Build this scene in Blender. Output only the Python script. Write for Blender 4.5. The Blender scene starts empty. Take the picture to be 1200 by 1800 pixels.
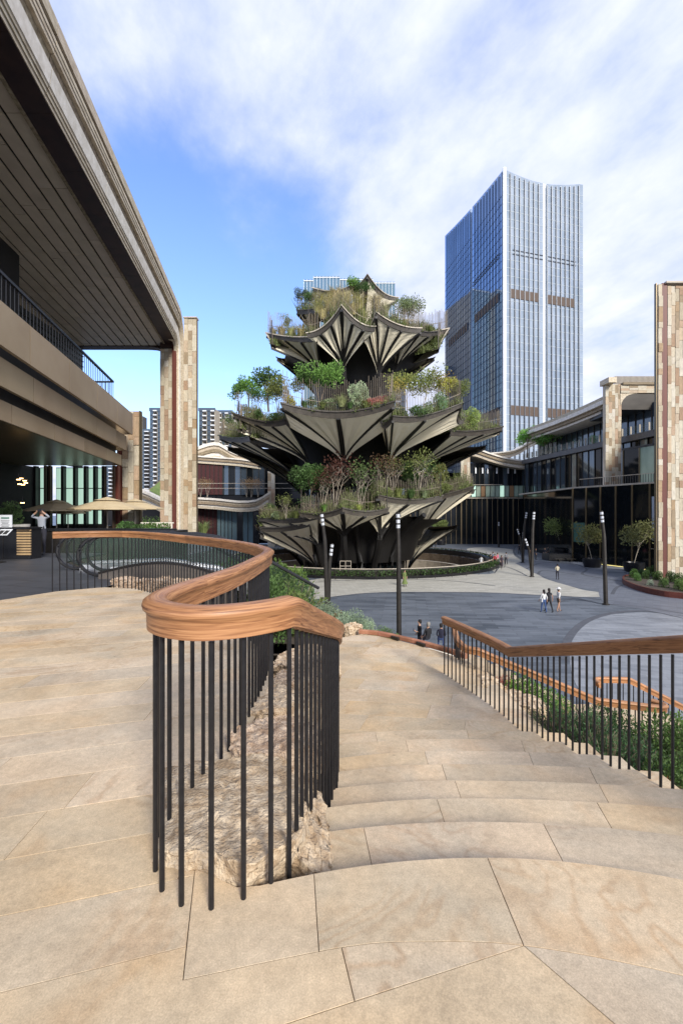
import bpy, bmesh, math, random
from mathutils import Vector, noise, Matrix
R = math.radians
S = bpy.context.scene
COL = S.collection
HZ = 903.0; F = 800.0; EYE = 1.5

# ------------------------------------------------------------------ camera
cd = bpy.data.cameras.new('camera'); cam = bpy.data.objects.new('camera', cd); COL.objects.link(cam)
cam.location = (0, 0, EYE); cam.rotation_euler = (R(90), 0, 0)
cd.sensor_fit = 'VERTICAL'; cd.sensor_height = 36; cd.lens = 36*F/1800; cd.shift_y = 3/1800
cd.clip_start = 0.05; cd.clip_end = 5000
S.camera = cam

# ------------------------------------------------------------------ light
SUN_EL, SUN_AZ = 30, 156       # azimuth clockwise from +Y
sl = bpy.data.lights.new('sun', 'SUN'); sl.energy = 2.9; sl.angle = R(14); sl.color = (1, .95, .87)
so = bpy.data.objects.new('sun', sl); COL.objects.link(so)
d = Vector((math.sin(R(SUN_AZ))*math.cos(R(SUN_EL)), math.cos(R(SUN_AZ))*math.cos(R(SUN_EL)), math.sin(R(SUN_EL))))
so.rotation_euler = d.to_track_quat('Z', 'Y').to_euler()
so.location = (0, 0, 60)

W = bpy.data.worlds.new('World'); S.world = W; W.use_nodes = True
nt = W.node_tree; nt.nodes.clear()
def N(nt, t, **k):
    n = nt.nodes.new(t)
    for a, b in k.items(): setattr(n, a, b)
    return n
def M2(nt, op, a, b=None, c=None, clamp=False):
    n = nt.nodes.new('ShaderNodeMath'); n.operation = op; n.use_clamp = clamp
    for i, x in enumerate((a, b, c)):
        if x is None: continue
        if isinstance(x, (int, float)): n.inputs[i].default_value = x
        else: nt.links.new(x, n.inputs[i])
    return n.outputs[0]
L = nt.links.new
sky = N(nt, 'ShaderNodeTexSky'); sky.sky_type = 'NISHITA'; sky.sun_disc = False
sky.sun_elevation = R(SUN_EL); sky.sun_rotation = R(SUN_AZ); sky.air_density = 1.3; sky.dust_density = .6; sky.ozone_density = 2.5
tc = N(nt, 'ShaderNodeTexCoord'); nrm = N(nt, 'ShaderNodeVectorMath', operation='NORMALIZE'); L(tc.outputs['Generated'], nrm.inputs[0])
sp = N(nt, 'ShaderNodeSeparateXYZ'); L(nrm.outputs[0], sp.inputs[0])
zz = M2(nt, 'ADD', M2(nt, 'MAXIMUM', sp.outputs[2], 0.0), .22)
px = M2(nt, 'DIVIDE', sp.outputs[0], zz); py = M2(nt, 'DIVIDE', sp.outputs[1], zz)
cb = N(nt, 'ShaderNodeCombineXYZ')
L(M2(nt, 'ADD', M2(nt, 'MULTIPLY', px, 1.0), M2(nt, 'MULTIPLY', py, .55)), cb.inputs[0])
L(M2(nt, 'SUBTRACT', M2(nt, 'MULTIPLY', py, .65), M2(nt, 'MULTIPLY', px, .45)), cb.inputs[1])
n1 = N(nt, 'ShaderNodeTexNoise'); n1.inputs['Scale'].default_value = 1.15; n1.inputs['Detail'].default_value = 10
n1.inputs['Roughness'].default_value = .58; n1.inputs['Distortion'].default_value = .25; L(cb.outputs[0], n1.inputs['Vector'])
n2 = N(nt, 'ShaderNodeTexNoise'); n2.inputs['Scale'].default_value = 4.5; n2.inputs['Detail'].default_value = 8
n2.inputs['Roughness'].default_value = .6; L(cb.outputs[0], n2.inputs['Vector'])
# a clear patch of blue towards the north-west
dt = N(nt, 'ShaderNodeVectorMath', operation='DOT_PRODUCT'); L(nrm.outputs[0], dt.inputs[0])
hd = Vector((-.33, 1, .36)).normalized(); dt.inputs[1].default_value = hd
hole = N(nt, 'ShaderNodeMapRange'); hole.interpolation_type = 'SMOOTHSTEP'
L(dt.outputs['Value'], hole.inputs['Value']); hole.inputs['From Min'].default_value = .90; hole.inputs['From Max'].default_value = .985
hole.inputs['To Min'].default_value = .27; hole.inputs['To Max'].default_value = -.13
east = M2(nt, 'MULTIPLY', sp.outputs[0], .20)
cov = M2(nt, 'ADD', M2(nt, 'ADD', M2(nt, 'ADD', n1.outputs[0], M2(nt, 'MULTIPLY', M2(nt, 'SUBTRACT', n2.outputs[0], .5), .35)), hole.outputs[0]), M2(nt, 'ADD', east, M2(nt, 'MULTIPLY', M2(nt, 'MAXIMUM', M2(nt, 'SUBTRACT', .36, sp.outputs[2]), 0.0), 1.1)))
cm = N(nt, 'ShaderNodeMapRange'); cm.interpolation_type = 'SMOOTHSTEP'; L(cov, cm.inputs['Value'])
cm.inputs['From Min'].default_value = .38; cm.inputs['From Max'].default_value = .86
cc = N(nt, 'ShaderNodeMapRange'); L(n2.outputs[0], cc.inputs['Value']); cc.inputs['From Min'].default_value = .3; cc.inputs['From Max'].default_value = .7
cr = N(nt, 'ShaderNodeMix', data_type='RGBA'); L(cc.outputs[0], cr.inputs[0])
cr.inputs[6].default_value = (3.5, 4.0, 5.7, 1); cr.inputs[7].default_value = (5.2, 5.4, 6.2, 1)
tint = N(nt, 'ShaderNodeMix', data_type='RGBA', blend_type='MULTIPLY'); tint.inputs[0].default_value = 1
L(sky.outputs[0], tint.inputs[6]); tint.inputs[7].default_value = (1.12, 1.2, 1.58, 1)
mx = N(nt, 'ShaderNodeMix', data_type='RGBA'); L(cm.outputs[0], mx.inputs[0]); L(tint.outputs[2], mx.inputs[6]); L(cr.outputs[2], mx.inputs[7])
bg = N(nt, 'ShaderNodeBackground'); bg.inputs[1].default_value = .12; L(mx.outputs[2], bg.inputs[0])
wo = N(nt, 'ShaderNodeOutputWorld'); L(bg.outputs[0], wo.inputs[0])
S.view_settings.view_transform = 'Standard'; S.view_settings.look = 'None'
S.view_settings.gamma = 1; S.view_settings.exposure = 0.72; S.view_settings.use_curve_mapping = False

# ------------------------------------------------------------------ materials
MATS = {}
def mat(name, c1, c2=None, rough=.6, metal=0, scale=3, detail=6, bump=0, bscale=None, rnd=0, stretch=(1, 1, 1), spec=.5,
        uv=False, objcol=False, palette=None, coord='Object', trans=0, emis=0, lo=.35, hi=.65, coat=0):
    m = bpy.data.materials.new(name); m.use_nodes = True; nt = m.node_tree; p = nt.nodes['Principled BSDF']; L = nt.links.new
    c2 = c2 or c1
    tc = N(nt, 'ShaderNodeTexCoord'); mp = N(nt, 'ShaderNodeMapping'); mp.inputs['Scale'].default_value = stretch
    oi = N(nt, 'ShaderNodeObjectInfo')
    L(tc.outputs['UV' if uv else coord], mp.inputs[0])
    if rnd or palette:
        sc = N(nt, 'ShaderNodeVectorMath', operation='SCALE'); sc.inputs[0].default_value = (37, 53, 71)
        L(oi.outputs['Random'], sc.inputs['Scale']); L(sc.outputs[0], mp.inputs['Location'])
    nz = N(nt, 'ShaderNodeTexNoise'); nz.inputs['Scale'].default_value = scale; nz.inputs['Detail'].default_value = detail
    nz.inputs['Roughness'].default_value = .6; L(mp.outputs[0], nz.inputs['Vector'])
    rp = N(nt, 'ShaderNodeMapRange'); L(nz.outputs[0], rp.inputs['Value']); rp.inputs['From Min'].default_value = lo; rp.inputs['From Max'].default_value = hi
    mix = N(nt, 'ShaderNodeMix', data_type='RGBA'); L(rp.outputs[0], mix.inputs[0])
    mix.inputs[6].default_value = (*c1, 1); mix.inputs[7].default_value = (*c2, 1)
    out = mix.outputs[2]
    if palette:
        ra = N(nt, 'ShaderNodeValToRGB'); ra.color_ramp.interpolation = 'CONSTANT'
        while len(ra.color_ramp.elements) < len(palette): ra.color_ramp.elements.new(.5)
        for i, c in enumerate(palette):
            ra.color_ramp.elements[i].position = i/len(palette); ra.color_ramp.elements[i].color = (*c, 1)
        L(oi.outputs['Random'], ra.inputs[0])
        mm = N(nt, 'ShaderNodeMix', data_type='RGBA', blend_type='MULTIPLY'); mm.inputs[0].default_value = 1
        L(ra.outputs[0], mm.inputs[6]); L(out, mm.inputs[7]); out = mm.outputs[2]
    if objcol:
        mm = N(nt, 'ShaderNodeMix', data_type='RGBA', blend_type='MULTIPLY'); mm.inputs[0].default_value = 1
        L(oi.outputs['Color'], mm.inputs[6]); L(out, mm.inputs[7]); out = mm.outputs[2]
    if rnd:
        hs = N(nt, 'ShaderNodeHueSaturation'); L(out, hs.inputs['Color'])
        v = N(nt, 'ShaderNodeMapRange'); L(oi.outputs['Random'], v.inputs['Value']); v.inputs['To Min'].default_value = 1-rnd; v.inputs['To Max'].default_value = 1+rnd
        L(v.outputs[0], hs.inputs['Value'])
        w = N(nt, 'ShaderNodeTexWhiteNoise', noise_dimensions='1D'); L(oi.outputs['Random'], w.inputs['W'])
        v2 = N(nt, 'ShaderNodeMapRange'); L(w.outputs[0], v2.inputs['Value']); v2.inputs['To Min'].default_value = .5-rnd*.07; v2.inputs['To Max'].default_value = .5+rnd*.05
        L(v2.outputs[0], hs.inputs['Hue']); out = hs.outputs[0]
    L(out, p.inputs['Base Color'])
    p.inputs['Roughness'].default_value = rough; p.inputs['Metallic'].default_value = metal
    p.inputs['Specular IOR Level'].default_value = spec; p.inputs['Coat Weight'].default_value = coat
    if trans: p.inputs['Transmission Weight'].default_value = trans
    if emis:
        L(out, p.inputs['Emission Color']); p.inputs['Emission Strength'].default_value = emis
    if bump:
        nb = N(nt, 'ShaderNodeTexNoise'); nb.inputs['Scale'].default_value = bscale or scale*6; nb.inputs['Detail'].default_value = 8
        L(mp.outputs[0], nb.inputs['Vector']); b = N(nt, 'ShaderNodeBump'); b.inputs['Strength'].default_value = bump; b.inputs['Distance'].default_value = .02
        L(nb.outputs[0], b.inputs['Height']); L(b.outputs[0], p.inputs['Normal'])
    MATS[name] = m
    return m

def leafmat():
    m = mat('leaf', (.9, .9, .8), (2.1, 2.15, 1.8), rough=.55, scale=2.2, objcol=True, rnd=.12, spec=.3)
    nt = m.node_tree; p = nt.nodes['Principled BSDF']; o = nt.nodes['Material Output']
    tr = N(nt, 'ShaderNodeBsdfTranslucent'); mxs = N(nt, 'ShaderNodeMixShader'); mxs.inputs[0].default_value = .28
    src = p.inputs['Base Color'].links[0].from_socket; nt.links.new(src, tr.inputs[0])
    nt.links.new(p.outputs[0], mxs.inputs[1]); nt.links.new(tr.outputs[0], mxs.inputs[2]); nt.links.new(mxs.outputs[0], o.inputs[0])
    return m
LEAF = leafmat()
BARK = mat('bark', (.10, .07, .045), (.22, .17, .12), rough=.9, scale=8, bump=.4)
PALEBARK = mat('pale_bark', (.30, .25, .19), (.45, .40, .32), rough=.9, scale=8, bump=.3)

def sandstone():
    m = bpy.data.materials.new('sandstone_paving'); m.use_nodes = True; nt = m.node_tree; p = nt.nodes['Principled BSDF']; L = nt.links.new
    tc = N(nt, 'ShaderNodeTexCoord'); oi = N(nt, 'ShaderNodeObjectInfo')
    sc = N(nt, 'ShaderNodeVectorMath', operation='SCALE'); sc.inputs[0].default_value = (137, 53, 71); L(oi.outputs['Random'], sc.inputs['Scale'])
    ad = N(nt, 'ShaderNodeVectorMath', operation='ADD'); L(tc.outputs['Object'], ad.inputs[0]); L(sc.outputs[0], ad.inputs[1])
    def noi(s, d, dist=0, vec=ad.outputs[0], rg=.6):
        n = N(nt, 'ShaderNodeTexNoise'); n.inputs['Scale'].default_value = s; n.inputs['Detail'].default_value = d
        n.inputs['Distortion'].default_value = dist; n.inputs['Roughness'].default_value = rg; L(vec, n.inputs['Vector']); return n.outputs[0]
    big = noi(1.1, 3, .8)
    # swirling iron bands: contour lines of a soft noise, only on part of each slab
    wv = M2(nt, 'SINE', M2(nt, 'ADD', M2(nt, 'MULTIPLY', noi(1.0, 4, 1.2, rg=.5), 75), M2(nt, 'MULTIPLY', noi(9, 3), 3)))
    band = M2(nt, 'MULTIPLY', M2(nt, 'POWER', M2(nt, 'MULTIPLY', M2(nt, 'ADD', wv, 1), .5), 3), .40)
    msk = N(nt, 'ShaderNodeMapRange'); msk.interpolation_type = 'SMOOTHSTEP'; L(noi(.9, 2), msk.inputs['Value']); msk.inputs['From Min'].default_value = .48; msk.inputs['From Max'].default_value = .66
    bandm = M2(nt, 'MULTIPLY', band, msk.outputs[0])
    r = N(nt, 'ShaderNodeValToRGB'); e = r.color_ramp.elements; e[0].position = .3; e[0].color = (.56, .465, .335, 1); e[1].position = .72; e[1].color = (.63, .475, .305, 1)
    x = e.new(.5); x.color = (.60, .475, .325, 1); L(big, r.inputs[0])
    m1 = N(nt, 'ShaderNodeMix', data_type='RGBA'); L(bandm, m1.inputs[0]); L(r.outputs[0], m1.inputs[6]); m1.inputs[7].default_value = (.40, .245, .13, 1)
    # broad orange flush
    fl = N(nt, 'ShaderNodeMapRange'); fl.interpolation_type = 'SMOOTHSTEP'; L(noi(1.6, 3, .5), fl.inputs['Value']); fl.inputs['From Min'].default_value = .54; fl.inputs['From Max'].default_value = .78; fl.inputs['To Max'].default_value = .4
    m2 = N(nt, 'ShaderNodeMix', data_type='RGBA'); L(fl.outputs[0], m2.inputs[0]); L(m1.outputs[2], m2.inputs[6]); m2.inputs[7].default_value = (.52, .32, .16, 1)
    # grain specks
    g = noi(160, 4, rg=.8); gr = N(nt, 'ShaderNodeMapRange'); L(g, gr.inputs['Value']); gr.inputs['From Min'].default_value = .3; gr.inputs['From Max'].default_value = .7; gr.inputs['To Min'].default_value = .74; gr.inputs['To Max'].default_value = 1.19
    g2 = noi(28, 5, rg=.7); gr2 = N(nt, 'ShaderNodeMapRange'); L(g2, gr2.inputs['Value']); gr2.inputs['From Min'].default_value = .3; gr2.inputs['From Max'].default_value = .7; gr2.inputs['To Min'].default_value = .84; gr2.inputs['To Max'].default_value = 1.10
    hv = M2(nt, 'MULTIPLY', gr.outputs[0], gr2.outputs[0])
    # walked-in grime across the whole floor (world position, independent of slabs)
    ge = N(nt, 'ShaderNodeNewGeometry'); dn = noi(1.4, 6, .3, vec=ge.outputs['Position'], rg=.65)
    dr = N(nt, 'ShaderNodeMapRange'); L(dn, dr.inputs['Value']); dr.inputs['From Min'].default_value = .35; dr.inputs['From Max'].default_value = .6; dr.inputs['To Min'].default_value = .76; dr.inputs['To Max'].default_value = 1.02
    st = noi(7, 3, vec=ge.outputs['Position']); sr = N(nt, 'ShaderNodeMapRange'); L(st, sr.inputs['Value']); sr.inputs['From Min'].default_value = .24; sr.inputs['From Max'].default_value = .31; sr.inputs['To Min'].default_value = .72
    hv = M2(nt, 'MULTIPLY', M2(nt, 'MULTIPLY', hv, dr.outputs[0]), sr.outputs[0])
    rv = N(nt, 'ShaderNodeMapRange'); L(oi.outputs['Random'], rv.inputs['Value']); rv.inputs['To Min'].default_value = .94; rv.inputs['To Max'].default_value = 1.07
    hv = M2(nt, 'MULTIPLY', hv, rv.outputs[0])
    hs = N(nt, 'ShaderNodeHueSaturation'); L(m2.outputs[2], hs.inputs['Color']); L(hv, hs.inputs['Value'])
    w = N(nt, 'ShaderNodeTexWhiteNoise', noise_dimensions='1D'); L(oi.outputs['Random'], w.inputs['W'])
    v2 = N(nt, 'ShaderNodeMapRange'); L(w.outputs[0], v2.inputs['Value']); v2.inputs['To Min'].default_value = .94; v2.inputs['To Max'].default_value = 1.15; L(v2.outputs[0], hs.inputs['Saturation'])
    L(hs.outputs[0], p.inputs['Base Color']); p.inputs['Roughness'].default_value = .62; p.inputs['Specular IOR Level'].default_value = .35
    b = N(nt, 'ShaderNodeBump'); b.inputs['Strength'].default_value = .25; b.inputs['Distance'].default_value = .004; L(g, b.inputs['Height']); L(b.outputs[0], p.inputs['Normal'])
    return m
SAND = sandstone()
GROUT = mat('grout', (.045, .034, .024), (.08, .06, .042), rough=.95, scale=20)
ROCKM = mat('rough_sandstone', (.36, .25, .155), (.62, .49, .345), rough=.95, scale=12, detail=12, bump=1.0, bscale=55, lo=.4, hi=.6, rnd=.10)
def woodmat():
    m = bpy.data.materials.new('oiled_timber'); m.use_nodes = True; nt = m.node_tree; p = nt.nodes['Principled BSDF']; L = nt.links.new
    tc = N(nt, 'ShaderNodeTexCoord'); oi = N(nt, 'ShaderNodeObjectInfo'); mp = N(nt, 'ShaderNodeMapping'); mp.inputs['Scale'].default_value = (1.6, 34, 1)
    L(tc.outputs['UV'], mp.inputs[0]); sc = N(nt, 'ShaderNodeVectorMath', operation='SCALE'); sc.inputs[0].default_value = (37, 53, 0); L(oi.outputs['Random'], sc.inputs['Scale']); L(sc.outputs[0], mp.inputs['Location'])
    a = N(nt, 'ShaderNodeTexNoise'); a.inputs['Scale'].default_value = 2.4; a.inputs['Detail'].default_value = 8; a.inputs['Distortion'].default_value = 1.2; L(mp.outputs[0], a.inputs['Vector'])
    r = N(nt, 'ShaderNodeValToRGB'); e = r.color_ramp.elements; e[0].position = .28; e[0].color = (.11, .042, .018, 1); e[1].position = .7; e[1].color = (.50, .255, .115, 1)
    x = e.new(.48); x.color = (.34, .155, .064, 1); L(a.outputs[0], r.inputs[0])
    hs = N(nt, 'ShaderNodeHueSaturation'); L(r.outputs[0], hs.inputs['Color']); v = N(nt, 'ShaderNodeMapRange'); L(oi.outputs['Random'], v.inputs['Value']); v.inputs['To Min'].default_value = .8; v.inputs['To Max'].default_value = 1.25; L(v.outputs[0], hs.inputs['Value'])
    L(hs.outputs[0], p.inputs['Base Color']); p.inputs['Roughness'].default_value = .5; p.inputs['Coat Weight'].default_value = .03; p.inputs['Coat Roughness'].default_value = .2
    b = N(nt, 'ShaderNodeBump'); b.inputs['Strength'].default_value = .15; b.inputs['Distance'].default_value = .003; L(a.outputs[0], b.inputs['Height']); L(b.outputs[0], p.inputs['Normal'])
    return m
WOOD = woodmat()
BLACK = mat('black_metal', (.012, .012, .014), (.02, .02, .022), rough=.38, metal=.3, scale=30)
DARKM = mat('dark_bronze', (.03, .026, .022), (.045, .04, .034), rough=.45, metal=.5)
BRASS = mat('brass_mullion', (.16, .12, .07), (.22, .17, .10), rough=.4, metal=.7)
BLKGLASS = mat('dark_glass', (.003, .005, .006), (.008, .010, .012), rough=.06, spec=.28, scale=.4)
GREENGLASS = mat('glowing_green_glass', (.20, .34, .27), (.32, .46, .38), rough=.2, spec=.6, scale=.5, emis=.9)  # added emission stands in for daylight coming through the panes
BLUEGLASS = mat('blue_glass', (.07, .095, .12), (.13, .17, .21), rough=.07, metal=.65, scale=.15)
TWGLASS = mat('tower_glass', (.34, .43, .56), (.42, .51, .64), rough=.05, metal=.9, scale=.05)
TWPALE = mat('tower_pale_glass', (.40, .47, .52), (.54, .60, .64), rough=.12, metal=.72, scale=.12)
TWDARK = mat('tower_mullion', (.05, .06, .08), rough=.4, metal=.3)
LOUVRE = mat('bronze_louvre', (.07, .045, .03), (.10, .065, .045), rough=.6)
WHITEP = mat('white_paint', (.72, .74, .76), rough=.4)
PETAL = mat('petal_panel', (.80, .72, .53), (.87, .80, .62), rough=.6, scale=.5, lo=.3, hi=.7)
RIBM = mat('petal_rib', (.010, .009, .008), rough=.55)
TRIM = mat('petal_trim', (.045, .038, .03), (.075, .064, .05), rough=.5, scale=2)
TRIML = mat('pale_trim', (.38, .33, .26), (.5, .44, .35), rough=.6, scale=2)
RODM = mat('screen_rod', (.16, .13, .095), (.22, .18, .13), rough=.5, metal=.2)
SOIL = mat('soil', (.04, .03, .02), (.08, .06, .04), rough=.95)
BLOCKM = mat('stone_block', (.8, .8, .8), (1.1, 1.1, 1.1), rough=.85, scale=4, bump=.5, bscale=20,
    palette=[(.50, .44, .33), (.47, .40, .29), (.54, .49, .39), (.34, .24, .14), (.48, .42, .31), (.29, .22, .14), (.43, .34, .24), (.56, .51, .42), (.38, .27, .17), (.51, .44, .32), (.53, .48, .37), (.40, .34, .24), (.46, .41, .31), (.52, .46, .36), (.42, .30, .20), (.47, .37, .25), (.33, .22, .14)])
RIBST = mat('ribbed_stone', (.38, .31, .21), (.62, .54, .41), rough=.85, scale=3, bump=.5, bscale=14, rnd=.12, stretch=(2, .4, 2))
WHITEST = mat('pale_stone', (.60, .55, .46), (.78, .73, .64), rough=.8, scale=2.2, rnd=.08, bump=.2)
BROWNST = mat('brown_stone', (.16, .12, .07), (.34, .27, .18), rough=.9, scale=4, bump=.4, rnd=.12)
REDM = mat('oxide_red_metal', (.085, .022, .014), (.14, .036, .022), rough=.5, scale=1.5)
MAROON = mat('maroon_band', (.022, .010, .008), (.045, .02, .014), rough=.55, scale=1)
SOFF = mat('soffit_panel', (.50, .415, .30), (.58, .485, .36), rough=.5, scale=.8, rnd=.07)
BRONZEP = mat('bronze_panel', (.38, .275, .165), (.44, .33, .205), rough=.42, metal=.35, scale=.5, rnd=.06)
def plazamat(name, a, b, c, bw, rh, rot, mort):
    m = bpy.data.materials.new(name); m.use_nodes = True; nt = m.node_tree; p = nt.nodes['Principled BSDF']; L = nt.links.new
    tc = N(nt, 'ShaderNodeTexCoord'); mp = N(nt, 'ShaderNodeMapping'); mp.inputs['Rotation'].default_value = (0, 0, R(rot)); L(tc.outputs['Object'], mp.inputs[0])
    br = N(nt, 'ShaderNodeTexBrick'); br.inputs['Scale'].default_value = 1; br.inputs['Brick Width'].default_value = bw; br.inputs['Row Height'].default_value = rh
    br.inputs['Mortar Size'].default_value = .022; br.inputs['Color1'].default_value = (*a, 1); br.inputs['Color2'].default_value = (*b, 1); br.inputs['Mortar'].default_value = (*mort, 1); br.inputs['Bias'].default_value = 0
    L(mp.outputs[0], br.inputs['Vector'])
    n = N(nt, 'ShaderNodeTexNoise'); n.inputs['Scale'].default_value = .35; n.inputs['Detail'].default_value = 9; n.inputs['Roughness'].default_value = .7
    mp2 = N(nt, 'ShaderNodeMapping'); mp2.inputs['Scale'].default_value = (.5, 2.6, 1); L(tc.outputs['Object'], mp2.inputs[0]); L(mp2.outputs[0], n.inputs['Vector'])
    mr = N(nt, 'ShaderNodeMapRange'); L(n.outputs[0], mr.inputs['Value']); mr.inputs['From Min'].default_value = .38; mr.inputs['From Max'].default_value = .68; mr.inputs['To Max'].default_value = .7
    x = N(nt, 'ShaderNodeMix', data_type='RGBA'); L(mr.outputs[0], x.inputs[0]); L(br.outputs[0], x.inputs[6]); x.inputs[7].default_value = (*c, 1)
    L(x.outputs[2], p.inputs['Base Color']); p.inputs['Roughness'].default_value = .5
    return m
PLAZA = plazamat('granite_dark', (.045, .056, .072), (.115, .132, .155), (.19, .21, .235), 1.6, .45, 8, (.03, .035, .04))
PALEPAV = plazamat('granite_pale', (.33, .315, .265), (.50, .48, .41), (.44, .42, .36), .9, .3, -6, (.28, .26, .22))
GREYPAV = plazamat('granite_grey', (.12, .132, .15), (.22, .235, .26), (.34, .355, .375), .8, .35, 20, (.15, .16, .17))
MIDPAV = plazamat('granite_mid', (.10, .11, .13), (.17, .185, .21), (.13, .14, .165), 1.0, .35, 35, (.1, .1, .12))
DARKPAV = plazamat('slate_dark', (.035, .038, .045), (.06, .062, .07), (.10, .10, .105), .9, .6, 20, (.015, .015, .015))
EDGE = mat('dark_edging', (.06, .065, .075), (.09, .095, .11), rough=.6)

# ------------------------------------------------------------------ helpers
ORG = {}
def W3(u, v, Y): return Vector(((u-600)/F*Y, Y, EYE+(HZ-v)/F*Y))
def G(u, v, z=-5.5):
    Y = (EYE-z)*F/(v-HZ); return Vector(((u-600)/F*Y, Y, z))
def GY(u, Y, z=-5.5): return Vector(((u-600)/F*Y, Y, z))
class MB:
    def __init__(s): s.v = []; s.f = []; s.m = []; s.uv = None; s.cm = 0
    def face(s, idx): s.f.append(tuple(idx)); s.m.append(s.cm)
    def pts(s, ps):
        b = len(s.v); s.v += [Vector(p) for p in ps]; return list(range(b, b+len(ps)))
    def poly(s, ps): s.face(s.pts(ps)); return s
    def box(s, c, d, rz=0, M=None):
        x, y, z = d[0]/2, d[1]/2, d[2]/2; cs, sn = math.cos(rz), math.sin(rz); P = []
        for k in (-z, z):
            for a, b in ((-x, -y), (x, -y), (x, y), (-x, y)):
                P.append((c[0]+a*cs-b*sn, c[1]+a*sn+b*cs, c[2]+k))
        if M: P = [M @ Vector(p) for p in P]
        i = s.pts(P)
        for q in ((0, 3, 2, 1), (4, 5, 6, 7), (0, 1, 5, 4), (1, 2, 6, 5), (2, 3, 7, 6), (3, 0, 4, 7)): s.face([i[k] for k in q])
        return s
    def bar(s, a, b, w, h=None):                 # square bar between two points
        return s.tube([a, b], [w*.7071, w*.7071] if h is None else [w*.7071]*2, 4)
    def tube(s, path, r, n=8, cap=True):
        path = [Vector(p) for p in path]; rings = []
        if not isinstance(r, (list, tuple)): r = [r]*len(path)
        for k, p in enumerate(path):
            t = (path[min(k+1, len(path)-1)]-path[max(k-1, 0)]); t = t.normalized() if t.length > 1e-9 else Vector((0, 0, 1))
            u = t.cross(Vector((0, 0, 1))) if abs(t.z) < .95 else t.cross(Vector((0, 1, 0))); u.normalize(); w = t.cross(u)
            rings.append(s.pts([p+(u*math.cos(2*math.pi*(j+.5)/n)+w*math.sin(2*math.pi*(j+.5)/n))*r[k] for j in range(n)]))
        for k in range(len(rings)-1):
            for j in range(n): s.face((rings[k][j], rings[k+1][j], rings[k+1][(j+1) % n], rings[k][(j+1) % n]))
        if cap: s.face(rings[0]); s.face(rings[-1][::-1])
        return s
    def lathe(s, prof, c=(0, 0, 0), n=16):
        rings = [s.pts([(c[0]+r*math.cos(2*math.pi*j/n), c[1]+r*math.sin(2*math.pi*j/n), c[2]+z) for j in range(n)]) for r, z in prof]
        for k in range(len(rings)-1):
            for j in range(n): s.face((rings[k][j], rings[k][(j+1) % n], rings[k+1][(j+1) % n], rings[k+1][j]))
        return s
    def prism(s, poly, z0, z1):
        a = s.pts([(p[0], p[1], z0) for p in poly]); b = s.pts([(p[0], p[1], z1) for p in poly]); n = len(poly)
        s.face(a[::-1]); s.face(b)
        for j in range(n): s.face((a[j], a[(j+1) % n], b[(j+1) % n], b[j]))
        return s
    def build(s, name, m, parent=None, org=None, smooth=False, kind=None, label=None, recalc=True, bevel=0):
        o = org if org is not None else (ORG.get(parent.name, Vector()) if parent else Vector()); o = Vector(o)
        me = bpy.data.meshes.new(name); me.from_pydata([v-o for v in s.v], [], s.f)
        for x in (m if isinstance(m, list) else [m]): me.materials.append(x)
        if isinstance(m, list):
            for p, k in zip(me.polygons, s.m): p.material_index = k
        if s.uv:
            ul = me.uv_layers.new(name='UVMap')
            for lp in me.loops: ul.data[lp.index].uv = s.uv[lp.vertex_index]
        if recalc:
            bm = bmesh.new(); bm.from_mesh(me); bmesh.ops.recalc_face_normals(bm, faces=bm.faces)
            if bevel: bmesh.ops.bevel(bm, geom=[e for e in bm.edges if e.calc_face_angle(0) > .5], offset=bevel, segments=1, affect='EDGES')
            bm.to_mesh(me); bm.free()
        if smooth:
            me.shade_smooth()
            me.set_sharp_from_angle(angle=R(40))
        ob = bpy.data.objects.new(name, me); COL.objects.link(ob)
        if parent: ob.parent = parent; ORG[ob.name] = o
        else: ob.location = o; ORG[ob.name] = o
        if kind: ob['kind'] = kind
        if label: ob['label'] = label
        return ob
def tag(o, label, cat, group=None):
    o['label'] = label; o['category'] = cat
    if group: o['group'] = group
    return o
def thing(name, label, cat, loc=(0, 0, 0), group=None, rz=0):
    o = bpy.data.objects.new(name, None); o.empty_display_size = .2; COL.objects.link(o); o.location = loc; o.rotation_euler = (0, 0, rz)
    ORG[o.name] = Vector(loc); return tag(o, label, cat, group)
def struct(ob): ob['kind'] = 'structure'; return ob
def clone(o, loc, rz=0, sc=1, label=None, group=None, color=None):
    r = o.copy(); COL.objects.link(r); r.location = loc; r.rotation_euler = (0, 0, rz); r.scale = (sc,)*3 if isinstance(sc, (int, float)) else sc
    def rec(a, b):
        for ch in a.children:
            c = ch.copy(); COL.objects.link(c); c.parent = b
            if color and ch.name.split('.')[0] in ('crown', 'foliage'): c.color = (*color, 1)
            rec(ch, c)
    rec(o, r)
    if color: r.color = (*color, 1)
    if label: r['label'] = label
    if group: r['group'] = group
    return r
def shared(name, me, parent, loc, sc=(1, 1, 1), rot=(0, 0, 0)):
    o = bpy.data.objects.new(name, me); COL.objects.link(o); o.parent = parent; o.location = Vector(loc)-ORG.get(parent.name, Vector()) if parent else loc
    o.scale = sc; o.rotation_euler = rot; return o
def umesh(name, mb, m, smooth=False):
    me = bpy.data.meshes.new(name); me.from_pydata(mb.v, [], mb.f); me.materials.append(m)
    bm = bmesh.new(); bm.from_mesh(me); bmesh.ops.recalc_face_normals(bm, faces=bm.faces); bm.to_mesh(me); bm.free()
    if smooth: me.shade_smooth(); me.set_sharp_from_angle(angle=R(40))
    return me
def ubox(m, cache={}):
    if m.name not in cache:
        cache[m.name] = umesh('block', MB().box((0, 0, 0), (1, 1, 1)), m)
    return cache[m.name]
def bx(name, m, parent, c, dims, rz=0): return shared(name, ubox(m), parent, c, dims, (0, 0, rz))
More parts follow.
